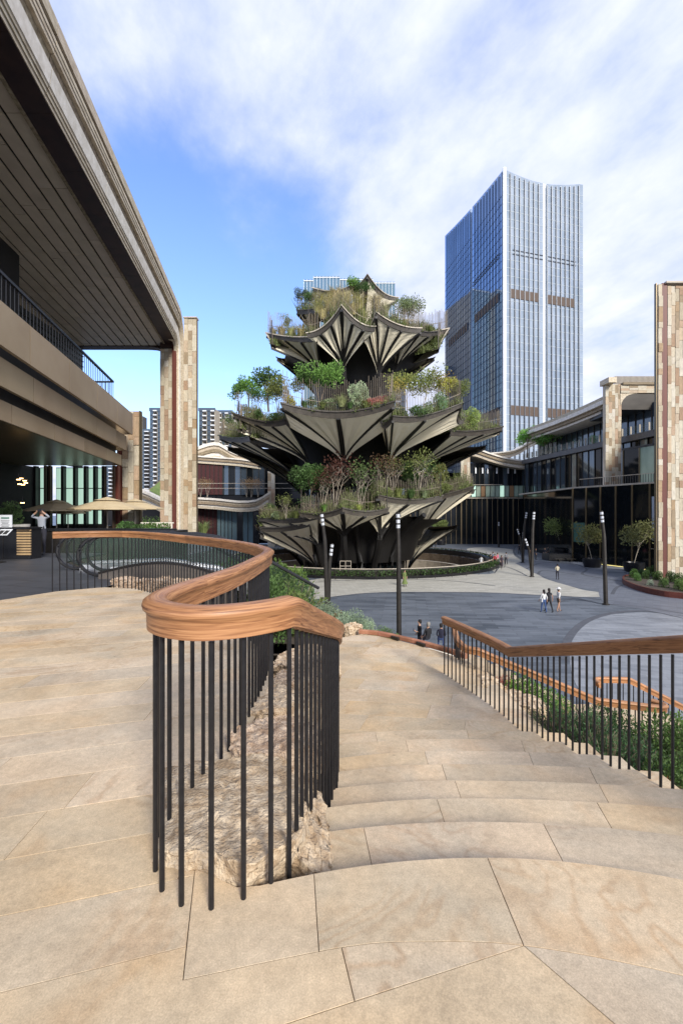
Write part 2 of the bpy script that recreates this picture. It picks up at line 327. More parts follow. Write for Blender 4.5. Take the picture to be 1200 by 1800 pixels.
def catmull(P, step=.05, closed=False):
    P = [Vector(p) for p in P]; out = []
    for i in range(len(P)-1):
        p0 = P[max(i-1, 0)]; p1 = P[i]; p2 = P[i+1]; p3 = P[min(i+2, len(P)-1)]; n = max(1, int((p2-p1).length/step))
        for k in range(n):
            t = k/n; out.append(.5*((2*p1)+(-p0+p2)*t+(2*p0-5*p1+4*p2-p3)*t*t+(-p0+3*p1-3*p2+p3)*t**3))
    out.append(P[-1]); return out
def resample(P, step):
    out = [P[0].copy()]; acc = 0
    for a, b in zip(P, P[1:]):
        l = (b-a).length
        if l < 1e-9: continue
        while acc+l >= step:
            t = (step-acc)/l; a = a.lerp(b, t); out.append(a.copy()); l = (b-a).length; acc = 0
        acc += l
    return out
def sweep(mb, path, prof, closed=True, u0=0):
    """profile = (side, up) pairs, swept along path with up = world Z"""
    if mb.uv is None: mb.uv = []
    rings = []; s = u0; n = len(prof); per = [0]
    for a, b in zip(prof, prof[1:]): per.append(per[-1]+math.hypot(b[0]-a[0], b[1]-a[1]))
    for k, p in enumerate(path):
        t = path[min(k+1, len(path)-1)]-path[max(k-1, 0)]; th = Vector((t.x, t.y, 0)).normalized(); sd = Vector((th.y, -th.x, 0)); tt = t.normalized(); up = sd.cross(tt)
        if k: s += (path[k]-path[k-1]).length
        rings.append(mb.pts([p+sd*a+up*b for a, b in prof])); mb.uv += [(s, q) for q in per]
    for k in range(len(rings)-1):
        for j in range(n if closed else n-1): mb.face((rings[k][j], rings[k+1][j], rings[k+1][(j+1) % n], rings[k][(j+1) % n]))
    if closed: mb.face(rings[0]); mb.face(rings[-1][::-1])
    return mb
def clip(subj, cv):
    out = list(subj); n = len(cv)
    for i in range(n):
        a, b = cv[i], cv[(i+1) % n]; inp = out; out = []
        if not inp: return []
        def side(p): return (b[0]-a[0])*(p[1]-a[1])-(b[1]-a[1])*(p[0]-a[0])
        for j in range(len(inp)):
            p, q = inp[j-1], inp[j]; sp_, sq = side(p), side(q)
            if (sp_ >= 0) != (sq >= 0):
                t = sp_/(sp_-sq); out.append((p[0]+(q[0]-p[0])*t, p[1]+(q[1]-p[1])*t))
            if sq >= 0: out.append(q)
    return out
def area(P): return sum(P[i-1][0]*P[i][1]-P[i][0]*P[i-1][1] for i in range(len(P)))/2
def shrink_slab(parent, poly, z, th, rng, m=None, name='slab'):
    """a slab with a tiny bevelled edge"""
    P = [Vector((p[0], p[1])) for p in poly]; Q = [P[0]]
    for p in P[1:]:
        if (p-Q[-1]).length > .004: Q.append(p)
    if (Q[0]-Q[-1]).length < .004: Q.pop()
    if len(Q) < 3 or abs(area(Q)) < .004: return
    if area(Q) < 0: Q.reverse()
    n = len(Q)
    def off(d):
        o = []
        for i in range(n):
            a, b, c = Q[i-1], Q[i], Q[(i+1) % n]; e1 = (b-a).normalized(); e2 = (c-b).normalized()
            n1 = Vector((-e1.y, e1.x)); n2 = Vector((-e2.y, e2.x)); k = n1+n2; l = k.length
            if l < .3: k = n1; q = 1
            else: k = k/l; q = 1/max(k.dot(n1), .4)
            o.append(b+k*d*q)
        return o
    A, B = off(.0014), off(.0024); dz = rng.uniform(-.0008, .0008); cx = sum((q.x for q in Q))/n; cy = sum((q.y for q in Q))/n
    mb = MB(); r0 = mb.pts([(q.x, q.y, z-th) for q in A]); r1 = mb.pts([(q.x, q.y, z+dz-.0009) for q in A]); r2 = mb.pts([(q.x, q.y, z+dz) for q in B])
    for j in range(n):
        k = (j+1) % n; mb.face((r0[j], r0[k], r1[k], r1[j])); mb.face((r1[j], r1[k], r2[k], r2[j]))
    mb.face(r2)
    ob = mb.build(name, m or SAND, parent, org=(cx, cy, z), recalc=False); ob.location = Vector((cx, cy, z))-ORG.get(parent.name, Vector()); return ob

# ------------------------------------------------------------------ the ground of the plaza
TX, TY = 3.0, 68.0
mb = MB(); n = 72; rr = [17.6, 24, 40, 90, 400, 1800]
rings = [mb.pts([(TX+r*math.cos(2*math.pi*j/n), TY+r*math.sin(2*math.pi*j/n), -5.5) for j in range(n)]) for r in rr]
for k in range(len(rr)-1):
    for j in range(n): mb.face((rings[k][j], rings[k][(j+1) % n], rings[k+1][(j+1) % n], rings[k+1][j]))
struct(mb.build('ground', PLAZA))
mb = MB().lathe([(17.6, -5.5), (17.6, -9.5), (0.01, -9.5)], (TX, TY, 0), 48); struct(mb.build('pit_floor', mat('pit_wall', (.12, .085, .055), (.2, .15, .1), rough=.9)))
def sheet(name, pts, z, m, step=.8, smooth=True):
    P = [G(u, v) for u, v in pts]; P = catmull(P+[P[0]], step) if smooth else P
    struct(MB().poly([(p.x, p.y, z) for p in P]).build(name, m))
    return P
def border(name, pts, z, w):
    P = catmull([G(u, v) for u, v in pts], .5); mb = MB(); prev = None
    for k, p in enumerate(P):
        t = (P[min(k+1, len(P)-1)]-P[max(k-1, 0)]).normalized(); s_ = Vector((t.y, -t.x, 0))*w/2
        cur = mb.pts([(p.x+s_.x, p.y+s_.y, z), (p.x-s_.x, p.y-s_.y, z)])
        if prev: mb.face((prev[0], cur[0], cur[1], prev[1]))
        prev = cur
    struct(mb.build(name, EDGE))
def flat(name, pts, z, m):
    P = catmull([G(u, v) for u, v in pts]+[G(*pts[0])], .6)
    struct(MB().poly([(p.x, p.y, z) for p in P]).build(name, m))
flat('paving_band', [(470, 1012), (520, 1022), (600, 1012), (700, 1007), (780, 1008), (860, 1009), (862, 1000), (845, 992), (850, 985), (836, 975), (820, 965), (850, 962), (900, 966), (903, 976), (915, 985), (925, 1000), (945, 1010), (960, 1018), (1000, 1030), (1030, 1038), (1080, 1044), (1070, 1049), (1020, 1049), (940, 1046), (860, 1042), (760, 1041), (660, 1042), (580, 1050), (520, 1062), (440, 1080), (430, 1040)], -5.496, PALEPAV)
border('paving_edge', [(470, 1074), (520, 1062), (580, 1050), (660, 1042), (760, 1041), (860, 1042), (940, 1046), (1020, 1050), (1080, 1058), (1160, 1078), (1260, 1100)], -5.488, .22)
flat('paving_circle', [(1000, 1135), (1010, 1105), (1050, 1085), (1110, 1077), (1180, 1080), (1300, 1100), (1400, 1150), (1300, 1280), (1100, 1290), (1010, 1200)], -5.492, GREYPAV)
border('paving_edge', [(990, 1160), (1000, 1120), (1030, 1092), (1075, 1078), (1130, 1074), (1200, 1082)], -5.488, .45)
flat('paving_path', [(905, 990), (930, 985), (985, 988), (1040, 1000), (1090, 1015), (1100, 1030), (1050, 1036), (1000, 1030), (950, 1012), (930, 1003)], -5.492, MIDPAV)
flat('paving_path', [(1050, 1030), (1100, 1020), (1150, 1040), (1250, 1062), (1300, 1090), (1200, 1084), (1120, 1070), (1060, 1058)], -5.484, MIDPAV)
flat('paving_path', [(1000, 990), (1060, 983), (1120, 1000), (1110, 1006), (1060, 1003), (1025, 997)], -5.484, GREYPAV)
for pp in ([(905, 960), (903, 972), (925, 985), (960, 988), (1010, 992)], [(925, 1000), (950, 990), (1000, 990), (1030, 1000), (1024, 1010), (1080, 1020), (1150, 1030)], [(945, 1010), (955, 1003), (1010, 1010)], [(1075, 1045), (1085, 1032), (1110, 1028), (1180, 1040)]):
    border('paving_edge', pp, -5.48, .3)
for pp in ([(560, 1022), (620, 1020), (700, 1018), (800, 1022), (870, 1030)], [(868, 1008), (880, 996), (900, 1000), (925, 1012)], [(1130, 1000), (1105, 1006), (1120, 1016), (1180, 1022)], [(980, 1060), (1010, 1052), (1060, 1062), (1120, 1066), (1230, 1084)]):
    border('paving_edge', pp, -5.478, .16)

# ------------------------------------------------------------------ ring parapet round the pit
ring = thing('ring_parapet', 'oval planted parapet with slim metal rail round the sunken foot of the leaf tower', 'parapet', (TX, TY, -5.5))
MB().lathe([(17.7, -5.5), (18.6, -5.5), (18.6, -4.75), (18.5, -4.75), (18.4, -4.9), (17.9, -4.9), (17.7, -4.7), (17.7, -5.5)], (TX, TY, 0), 72).build('kerb', DARKM, ring, smooth=True)
P = [Vector((TX+18.7*math.cos(a), TY+18.7*math.sin(a), -4.5)) for a in [2*math.pi*k/90 for k in range(91)]]
MB().tube(P, .05, 5).build('handrail', TRIML, ring)
mb = MB().lathe([(19.5, -5.5), (19.6, -5.2), (19.4, -5.2), (19.3, -5.3)], (TX, TY, 0), 72); mb.build('band', BLACK, ring)
rg = random.Random(3)
mb = MB()
for k in range(9000):
    a = rg.uniform(0, 2*math.pi); r = 18.9+rg.uniform(-.4, .5); h = rg.uniform(-.35, .28); c = Vector((TX+r*math.cos(a), TY+r*math.sin(a), -4.9+h))
    w = Vector((rg.uniform(-1, 1), rg.uniform(-1, 1), rg.uniform(-1, 1))).normalized()*.1; q = Vector((rg.uniform(-1, 1), rg.uniform(-1, 1), rg.uniform(-1, 1))).normalized()*.1
    mb.poly([c-w, c+q, c+w, c-q])
gc = mb.build('foliage', LEAF, ring, recalc=False, kind='stuff'); gc.color = (.035, .06, .02, 1)
post = umesh('post', MB().tube([(0, 0, 0), (0, 0, 1)], .03, 5), DARKM)
for k in range(30):
    a = R(-150+k*6.2); r = 20.2
    shared('post', post, ring, (TX+r*math.cos(a), TY+r*math.sin(a), -5.5), (1, 1, 1.0))
# inner curved seat wall
MB().lathe([(15.6, -9), (15.6, -6.6), (16.2, -6.6), (16.2, -9)], (TX, TY, 0), 60).build('retaining_wall', TRIML, ring)

# ------------------------------------------------------------------ foliage kit
def rv(rg): 
    while 1:
        v = Vector((rg.uniform(-1, 1), rg.uniform(-1, 1), rg.uniform(-1, 1)))
        if .05 < v.length < 1: return v
def leafq(mb, c, d, w, l, rg):
    s_ = d.cross(rv(rg)).normalized()*w/2
    mb.poly([c, c+d*l*.5+s_, c+d*l, c+d*l*.5-s_])
def cloud(mb, rg, c, rad, n, lw, ll, clumps=9, up=.2):
    C = []
    for k in range(clumps):
        v = rv(rg); C.append(Vector((c[0]+v.x*rad[0]*.75, c[1]+v.y*rad[1]*.75, c[2]+v.z*rad[2]*.75)))
    for k in range(n):
        q = rg.choice(C); v = rv(rg).normalized()*rg.uniform(.55, 1)**.5; s_ = .48
        p = q+Vector((v.x*rad[0]*s_, v.y*rad[1]*s_, v.z*rad[2]*s_))
        dd = (v+rv(rg)*.8+Vector((0, 0, up))).normalized(); leafq(mb, p, dd, lw, ll, rg)
def proto_tree(seed, h, cr, n, leaf=(.10, .17), bark=None, clumps=12, stems=1, bare=.0, spread=.5):
    rg = random.Random(seed); t = thing('tree', 'x', 'tree'); mb = MB(); cm_ = MB(); tips = []
    for s_ in range(stems):
        a = rg.uniform(0, 6.28); lean = rg.uniform(.05, .35) if stems > 1 else .06
        top = Vector((math.cos(a)*lean*h*.5, math.sin(a)*lean*h*.5, h*.55)); mid = top*.5+Vector((rg.uniform(-.05, .05), rg.uniform(-.05, .05), 0))
        tk = .028*h/stems; mb.tube([(0, 0, -.1), mid, top], [tk, tk*.75, tk*.5], 6)
        for k in range(5 if stems == 1 else 3):
            b = mid.lerp(top, rg.uniform(.3, 1)); v = rv(rg).normalized(); v.z = abs(v.z)*.8+.35
            e = b+Vector((v.x*cr*spread*1.5, v.y*cr*spread*1.5, v.z*h*.36)); mb.tube([b, b.lerp(e, .5)+rv(rg)*.06*h, e], [tk*.45, tk*.3, tk*.12], 5); tips.append(e)
            for j in range(2):
                f = b.lerp(e, .5); g = f+Vector((rg.uniform(-1, 1)*cr*.6, rg.uniform(-1, 1)*cr*.6, rg.uniform(.1, .3)*h)); mb.tube([f, g], [tk*.22, tk*.08], 4); tips.append(g)
    mb.build('trunk', bark or BARK, t)
    for k in range(n):
        q = rg.choice(tips); v = rv(rg); p = q+v*cr*.42; leafq(cm_, p, (v+Vector((0, 0, .3))+rv(rg)*.5).normalized(), leaf[0], leaf[1], rg)
    c = cm_.build('crown', LEAF, t, recalc=False); return t
def proto_bush(seed, rad, n, lw, ll, clumps=8):
    rg = random.Random(seed); t = thing('shrub', 'x', 'shrub'); mb = MB(); cloud(mb, rg, (0, 0, rad[2]*.8), rad, n, lw, ll, clumps)
    mb.build('foliage', LEAF, t, recalc=False); s = MB()
    for k in range(5): v = rv(rg); s.tube([(0, 0, -.02), (v.x*rad[0]*.5, v.y*rad[1]*.5, rad[2])], [.03*rad[2], .01*rad[2]], 4)
    s.build('stem', BARK, t); return t
def proto_tuft(seed, n, h, sp, w, stiff=.5):
    rg = random.Random(seed); t = MB()
    for k in range(n):
        a = rg.uniform(0, 6.28); r = rg.uniform(0, .25*sp); b = Vector((math.cos(a)*r, math.sin(a)*r, 0)); hh = h*rg.uniform(.55, 1.05); a2 = a+rg.uniform(-.6, .6); o = sp*rg.uniform(.3, 1)
        m_ = b+Vector((math.cos(a2)*o*.35, math.sin(a2)*o*.35, hh*.65)); e = b+Vector((math.cos(a2)*o, math.sin(a2)*o, hh*(.7+.3*stiff))); s_ = Vector((-math.sin(a2), math.cos(a2), 0))*w/2
        i = t.pts([b-s_, b+s_, m_+s_*.8, m_-s_*.8, e]); t.face(i[:4]); t.face((i[3], i[2], i[4]))
    o = t.build('grass_clump', LEAF, recalc=False); tag(o, 'x', 'grass'); return o
def proto_needle(seed, n, h, sp):
    """upright shrub of stems set with narrow leaves"""
    rg = random.Random(seed); r = thing('shrub', 'x', 'shrub'); t = MB(); s = MB()
    for k in range(n):
        a = rg.uniform(0, 6.28); q = rg.uniform(0, 1)**.6; e = Vector((math.cos(a)*sp*q, math.sin(a)*sp*q, h*(1-.45*q*q)*rg.uniform(.75, 1.05))); b = e*.12; b.z = 0
        s.tube([b, e], [.006, .003], 3, cap=False)
        for j in range(34):
            f = rg.uniform(.15, 1); p = b.lerp(e, f); d_ = ((e-b).normalized()*.8+rv(rg)).normalized(); leafq(t, p, d_, .010, .052, rg)
    t.build('foliage', LEAF, r, recalc=False); s.build('stem', BARK, r); return r

PT_A = proto_tree(1, 4.5, 1.6, 1500, (.16, .26), stems=1)
PT_B = proto_tree(2, 4.5, 1.9, 1500, (.15, .25), stems=3, bark=PALEBARK)
PT_C = proto_tree(3, 4.2, 1.5, 420, (.12, .2), stems=4, bark=PALEBARK, spread=.4)
PT_D = proto_tree(5, 4.0, 2.0, 2600, (.13, .2), stems=2)
PB_A = proto_bush(11, (.9, .9, .7), 900, .10, .16)
PB_B = proto_bush(12, (1.1, .9, .6), 900, .08, .2, 12)
PB_N = proto_bush(13, (.42, .42, .42), 3000, .022, .045, 16)     # near, small leaves
PB_M = proto_bush(14, (.8, .8, 1.0), 2600, .07, .12, 14)
PG_A = proto_tuft(21, 160, 1.0, .8, .035)
PG_B = proto_tuft(22, 90, .4, .35, .012)
PN_A = proto_needle(31, 110, .55, .36)
PROTOS = [PT_A, PT_B, PT_C, PT_D, PB_A, PB_B, PB_N, PB_M, PG_A, PG_B, PN_A]
rgp = random.Random(77)
def plant(proto, loc, sc, color, label, name=None, cat=None, rz=None, group=None, sz=None):
    s_ = (sc, sc, sc*(sz or 1)); o = clone(proto, loc, rgp.uniform(0, 6.28) if rz is None else rz, s_, label, group, color)
    if name: o.name = name
    if cat: o['category'] = cat
    return o
# ------------------------------------------------------------------ upper terrace
rng = random.Random(5)
LEG = [(-5.55, 8.75), (-4.9, 9.25), (-4.2, 9.1), (-3.4, 8.4), (-2.75, 7.65), (-2.15, 6.95), (-1.55, 6.2), (-1.05, 5.35), (-.76, 4.65), (-.69, 4.2), (-.68, 3.5), (-.70, 3.0), (-.75, 2.6), (-.805, 2.25), (-.81, 2.03)]
LEG = [(x+.05, y+.04) for x, y in LEG]
TER = [(-.509, 1.465), (-.62, 1.93), (-.70, 2.04)]+LEG[::-1]+[(-5.9, 7.9), (-7.6, 5.0), (-7.6, -1.0), (-1.4, -1.0)]
ter = struct(MB().prism([(x, y) for x, y in TER[::-1]], -5.4, -.012).build('terrace', GROUT))
ang = math.atan2(.29, 1.0); ca, sa = math.cos(ang), math.sin(ang); P0 = Vector((-.537, 1.579)); wd = .318
def course_slabs(parent, region, p0, ang, wd, krange, srange, z, th, lmin, lmax, seed, m=None, name='slab'):
    rg = random.Random(seed); ca, sa = math.cos(ang), math.sin(ang)
    for k in range(*krange):
        x = srange[0]+rg.uniform(-.6, .3)
        while x < srange[1]:
            l = rg.uniform(lmin, lmax); sk = .22*wd
            q = [(x, k*wd), (x+l, k*wd), (x+l+sk, (k+1)*wd), (x+sk, (k+1)*wd)]
            cv = [(p0[0]+a*ca-b*sa, p0[1]+a*sa+b*ca) for a, b in q]; c = clip(region, cv); x += l
            if len(c) >= 3: shrink_slab(parent, c, z, th, rg, m, name)
# region above the first long joint
reg = [(-.537, 1.579), (-.62, 1.93), (-.70, 2.04)]+LEG[::-1]+[(-5.9, 7.9), (-7.6, 5.0), (-7.6, -.45)]
course_slabs(ter, reg, P0, ang, wd, (0, 32), (-9, 8), 0, .03, 1.3, 2.5, 11)
# hand-set slabs near the lens
A0 = catmull([(-.509, 1.465, 0), (.0, 1.575, 0), (.28, 1.596, 0), (.632, 1.581, 0), (1.108, 1.478, 0), (1.8, 1.25, 0), (2.9, .8, 0)], .08)
A0 = [(p.x, p.y) for p in A0]
def near(t): return min(range(len(A0)), key=lambda i: (A0[i][0]-t[0])**2+(A0[i][1]-t[1])**2)
i1, i2 = near((.014, 1.575)), near((.60, 1.583))
bl = G(623, 1760, 0); bl = (bl.x, bl.y); br_ = A0[i2]; dv = (bl[0]-br_[0], bl[1]-br_[1]); far = (bl[0]+dv[0]*2.2, bl[1]+dv[1]*2.2)
dw = (.20, -.285)
st = struct(MB().prism([(-7.6, -1), (-7.6, -.46), (-.537, 1.579)]+A0+[(2.9, -1)], -5.4, -.013).build('terrace', GROUT))
S1 = [(-7.6, -.45), (-.537, 1.579)]+A0[:i1+1]+[bl, far, (far[0]-.6, -.9), (-7.6, -.9)]
shrink_slab(st, [(-2.3, 1.07), (-.537, 1.579)]+A0[:i1+1]+[bl, far, (-2.0, .5)], 0, .03, rng)
shrink_slab(st, [A0[i1]]+A0[i1+1:i2+1]+[bl], 0, .03, rng)
e3 = (br_[0]+dw[0]*2.2, br_[1]+dw[1]*2.2)
shrink_slab(st, [bl, br_, e3, (e3[0]-.9, e3[1]-.6), far], 0, .03, rng)
shrink_slab(st, A0[i2:]+[(2.9, .3), (1.9, -.2), e3], 0, .03, rng)
course_slabs(st, [(-7.6, -.45), (-2.3, 1.07), (-2.0, .5), far, (far[0], -1), (-7.6, -1)], P0, ang, wd*1.4, (-9, 2), (-9, 6), 0, .03, 1.2, 2.2, 12)
course_slabs(st, [far, (e3[0]-.9, e3[1]-.6), e3, (1.9, -.2), (2.9, .3), (2.9, -1), (far[0], -1)], P0, 0, .5, (-6, 0), (-3, 5), 0, .03, 1.0, 1.6, 13)

# ------------------------------------------------------------------ curved stairs down to the landing
YN = [1.987, 2.44, 2.88, 3.33, 3.82, 4.32, 4.85, 5.37]
CR = [.20, .10, .06, .045, .042, .04, .04, .04]; CL = [.165, .13, .12, .12, .12, .12, .1, .08]
def nose(i, x):
    xi = .62+.08*i; d = x-xi; c = CR[i] if d > 0 else CL[i]; return YN[i]-c*d*d
def xl(y):
    T = [(1.4, -.5), (1.75, -.40), (1.9, -.29), (2.05, -.24), (2.24, -.21), (2.45, -.19), (2.7, -.15), (2.9, -.12), (3.3, -.08), (3.6, -.06), (6, -.08), (9, -.25), (11, -.4)]
    for (a, b), (c, d) in zip(T, T[1:]):
        if y <= c: return b+(d-b)*max(0, (y-a))/(c-a)
    return T[-1][1]
XR = 2.58
def curve(i, a, b, n=None):
    n = n or max(3, int((b-a)/.1)); return [(a+(b-a)*k/n, nose(i, a+(b-a)*k/n)) for k in range(n+1)]
sbase = None
for i in range(8):
    z = -.15*i; parent = st if i == 0 else sbase
    rg = random.Random(100+i); xa = xl(YN[i]-.05); js = [xa]
    if i == 0: js = [-.56, -.05, .632, 1.62, XR]
    else:
        x = xa+rg.uniform(.35, .9)
        while x < XR-.3: js.append(x); x += rg.uniform(.75, 1.15)
        js.append(XR)
    if i == 1: js = [xa, .16, 1.03, 1.9, XR]
    if i == 2: js = [xa, .60, 1.50, XR]
    fan = .10
    if sbase is None and i == 1:
        pass
    for a, b in zip(js, js[1:]):
        fa = lambda x: x+(x-.6)*fan if (x not in (js[0], js[-1])) else x
        outer = curve(i, fa(a), fa(b))
        if i == 0:
            ia, ib = near((a, 1.4 if a < -.4 else 1.58)), near((b, 1.58 if b < 1 else 1.2)); inner = A0[ia:ib+1]
            if a < -.4: outer = [(-.62, 1.93), (-.5, 1.87), (-.42, 1.83)]+curve(0, -.33, fa(b))
            shrink_slab(st, outer+inner[::-1], 0, .16, rg)
        else:
            inner = curve(i-1, a, b); shrink_slab(sbase, outer+[(p[0], p[1]+.0) for p in inner[::-1]], z, .165, rg)
    if i == 0:
        sbase = struct(MB().prism([(xl(2)+.0, 1.8)]+[(xl(y), y) for y in (2.2, 2.6, 3.0, 4, 5, 5.3)]+[(XR, 5.3), (XR, 1.2)], -5.4, -1.3).build('stairs', GROUT))
LAND = [(xl(5.3), nose(7, xl(5.3)))]+[(xl(y), y) for y in (6, 7, 8, 9)]+[(-.3, 9.6), (-.02, 9.9), (.44, 10.2), (.8, 10.05), (1.17, 9.73), (1.6, 9.3), (2.02, 8.78), (2.3, 8.35), (2.4, 8.0), (2.45, 7.3), (2.5, 6.4)]+curve(7, .2, XR)[::-1]
land = struct(MB().prism([(p[0], p[1]) for p in LAND[::-1]], -5.4, -1.212).build('stair_landing', GROUT))
course_slabs(land, LAND, (.5, 5.2), R(-7), .44, (-2, 13), (-2.5, 4), -1.2, .03, .7, 1.3, 17)

# terracotta kerb at the far edge of the landing
ked = thing('landing_kerb', 'low red stone kerb along the far curved edge of the sunlit stair landing', 'kerb', (.8, 10.0, -1.2))
KP = resample(catmull([(.40, 10.28, -1.2), (.8, 10.13, -1.2), (1.2, 9.8, -1.2), (1.65, 9.36, -1.2), (2.07, 8.86, -1.2), (2.4, 8.35, -1.2)], .03), .05)
KM = mat('red_sandstone', (.26, .105, .055), (.40, .19, .11), rough=.8, scale=5, rnd=.15, bump=.3)
for a in range(0, len(KP)-9, 9):
    sweep(MB(), KP[a:a+10][:-1]+[KP[a+9].lerp(KP[a+8], .12)], [(-.05, 0), (.05, 0), (.05, .075), (.03, .09), (-.03, .09), (-.05, .075)]).build('kerb_stone', KM, ked)
for p in (KP[18], KP[31]):
    bx('bracket', DARKM, ked, (p.x-.02, p.y-.10, -1.16), (.05, .22, .06), R(35))

# ------------------------------------------------------------------ railings
balm = umesh('baluster', MB().tube([(0, 0, 0), (0, 0, 1)], .0108, 8), BLACK, smooth=True)
PROF = [(a*.88, b*.86+.004) for a, b in [(-.058, .046), (-.062, .060), (-.057, .078), (-.038, .092), (0, .098), (.038, .092), (.057, .078), (.062, .060), (.058, .046), (.047, .036), (.041, .016), (.039, -.050), (-.039, -.050), (-.041, .016), (-.047, .036)]]
def railing(t, pts, top, floor, step=.122, sec=1.35, close=True):
    """pts: plan path; top(p)->z of the rail axis; floor(p)->z of the feet"""
    P = catmull([(x, y, 0) for x, y in pts], .03); P = resample(P, .03)
    for p in P: p.z = top(p)
    n = int(sec/.03)
    for a in range(0, len(P)-2, n):
        b = min(a+n, len(P)-1)
        if len(P)-1-b < 6: b = len(P)-1
        seg = P[a:b+1]
        if len(seg) > 2:
            seg = seg[:-1]+[seg[-1].lerp(seg[-2], .06)]
            sweep(MB(), seg, PROF, u0=a*.03).build('handrail', WOOD, t, smooth=True)
        if b == len(P)-1: break
    Q = resample(P, step)
    for q in Q:
        f = floor(q); shared('baluster', balm, t, (q.x, q.y, f-.005), (1, 1, q.z-.045-f))
def steps_floor(p):
    k = 0
    if p.y > 1.75 and p.x > -.42:
        for i in range(8):
            if p.y > nose(i, p.x)-.0: k = i+1
    return -.15*k
def steps_top(p, h):
    if p.x > -.42 and p.y > 1.93: return h-.312*(min(p.y, 5.85)-1.93)-.0
    return h
lr = thing('timber_topped_railing', 'winding railing with thick brown timber handrail and black rods doubling back round the boulders', 'railing', (-.5, 1.75, 0), 'timber handrails on black rods')
path = [(-5.55, 8.75), (-4.9, 9.25), (-4.2, 9.1), (-3.4, 8.4), (-2.75, 7.65), (-2.15, 6.95), (-1.55, 6.2), (-1.05, 5.35), (-.76, 4.65), (-.69, 4.2), (-.68, 3.5), (-.70, 3.0), (-.75, 2.6), (-.805, 2.25), (-.81, 2.03), (-.76, 1.87), (-.66, 1.77), (-.53, 1.725), (-.40, 1.765), (-.30, 1.84), (-.235, 1.92), (-.205, 2.06), (-.183, 2.25), (-.15, 2.5), (-.10, 2.85), (-.055, 3.2), (-.035, 3.5), (-.03, 4.2), (-.05, 5.2), (-.1, 6.0)]
railing(lr, path, lambda p: steps_top(p, 1.065), steps_floor)
def fr(p):
    k = 0
    for i in range(8):
        if p.y > nose(i, p.x): k = i+1
    return -.15*k
rr_ = thing('timber_topped_railing', 'railing with timber handrail and black rods down the outer side of the sandstone stairs', 'railing', (2.4, 4, 0), 'timber handrails on black rods')
railing(rr_, [(2.75, 1.0), (2.64, 2.0), (2.50, 3.0), (2.44, 3.6), (2.30, 5.0), (2.16, 6.1), (1.95, 6.95), (1.72, 7.7)], lambda p: .975-.325*(min(max(p.y, 1.93), 5.9)-1.93)+0.0, fr, step=.118)
# lower flight
r2 = thing('timber_topped_railing', 'lower railing with slim brown handrail slanting down behind the planted bed', 'railing', (3.5, 7.9, -2), 'timber handrails on black rods')
def z2(p): return -.90-max(0, min(1, (p.x-2.35)/2.1))*.90-max(0, (p.x-4.45))*.10
railing(r2, [(2.28, 9.2), (2.17, 8.6), (2.16, 8.2), (2.22, 7.95), (2.5, 7.85), (3.2, 7.9), (4.3, 7.95), (5.0, 7.92), (5.55, 7.9), (5.68, 8.05), (5.55, 8.2)], z2, lambda p: z2(p)-.95, step=.115)
r3 = thing('timber_topped_railing', 'farthest railing with brown handrail bending down towards the grey paving circle', 'railing', (6.5, 10, -3), 'timber handrails on black rods')
def z3(p): return -2.18-max(0, (p.x-6.3))*.50
railing(r3, [(5.52, 9.7), (5.6, 10.0), (6.3, 10.0), (7.2, 9.9), (8.6, 9.6), (10, 9.2)], z3, lambda p: z3(p)-.95, step=.115)
fl = struct(MB().prism([(2.3, 8.0), (4.6, 8.0), (4.6, 9.9), (2.3, 9.9)][::1], -5.4, -3.3).build('lower_stairs', GROUT))
for k in range(8):
    x = 2.45+k*.30; shrink_slab(fl, [(x-.02, 8.05), (x+.32, 8.05), (x+.32, 9.85), (x-.02, 9.85)], -1.45-k*.15, .2, rng, name='tread')
shrink_slab(fl, [(4.85, 8.05), (6.6, 8.05), (6.6, 9.85), (4.85, 9.85)], -2.62, .2, rng)
for k in range(9):
    x = 6.6+k*.32; shrink_slab(fl, [(x, 8.0), (x+.34, 8.0), (x+.34, 9.8), (x, 9.8)], -2.77-k*.15, .2, rng, name='tread')
struct(MB().poly([(2.62, .5, -.5), (8.5, .5, -1.4), (9, 8.0, -3.2), (2.4, 7.9, -1.75), (2.5, 6.3, -1.45), (2.6, 4.5, -1.1), (2.6, 2.5, -.6)]).build('planting_bed', SOIL))
struct(MB().poly([(-.66, 1.95, -.04), (-.22, 1.95, -.1), (-.1, 3.2, -.6), (-.1, 6, -1.3), (-.6, 11, -1.9), (-3.5, 9.5, -1.4), (-1.1, 5.5, -.7), (-.7, 4.2, -.35), (-.7, 3, -.12)]).build('planting_bed', SOIL))
struct(MB().poly([(-3.8, 8.8, -1.2), (-.6, 9.6, -1.5), (.6, 10.5, -1.5), (2.2, 9.0, -1.5), (6, 16, -5.45), (-2, 22, -5.45), (-9, 18, -5.45)]).build('planted_slope', SOIL))

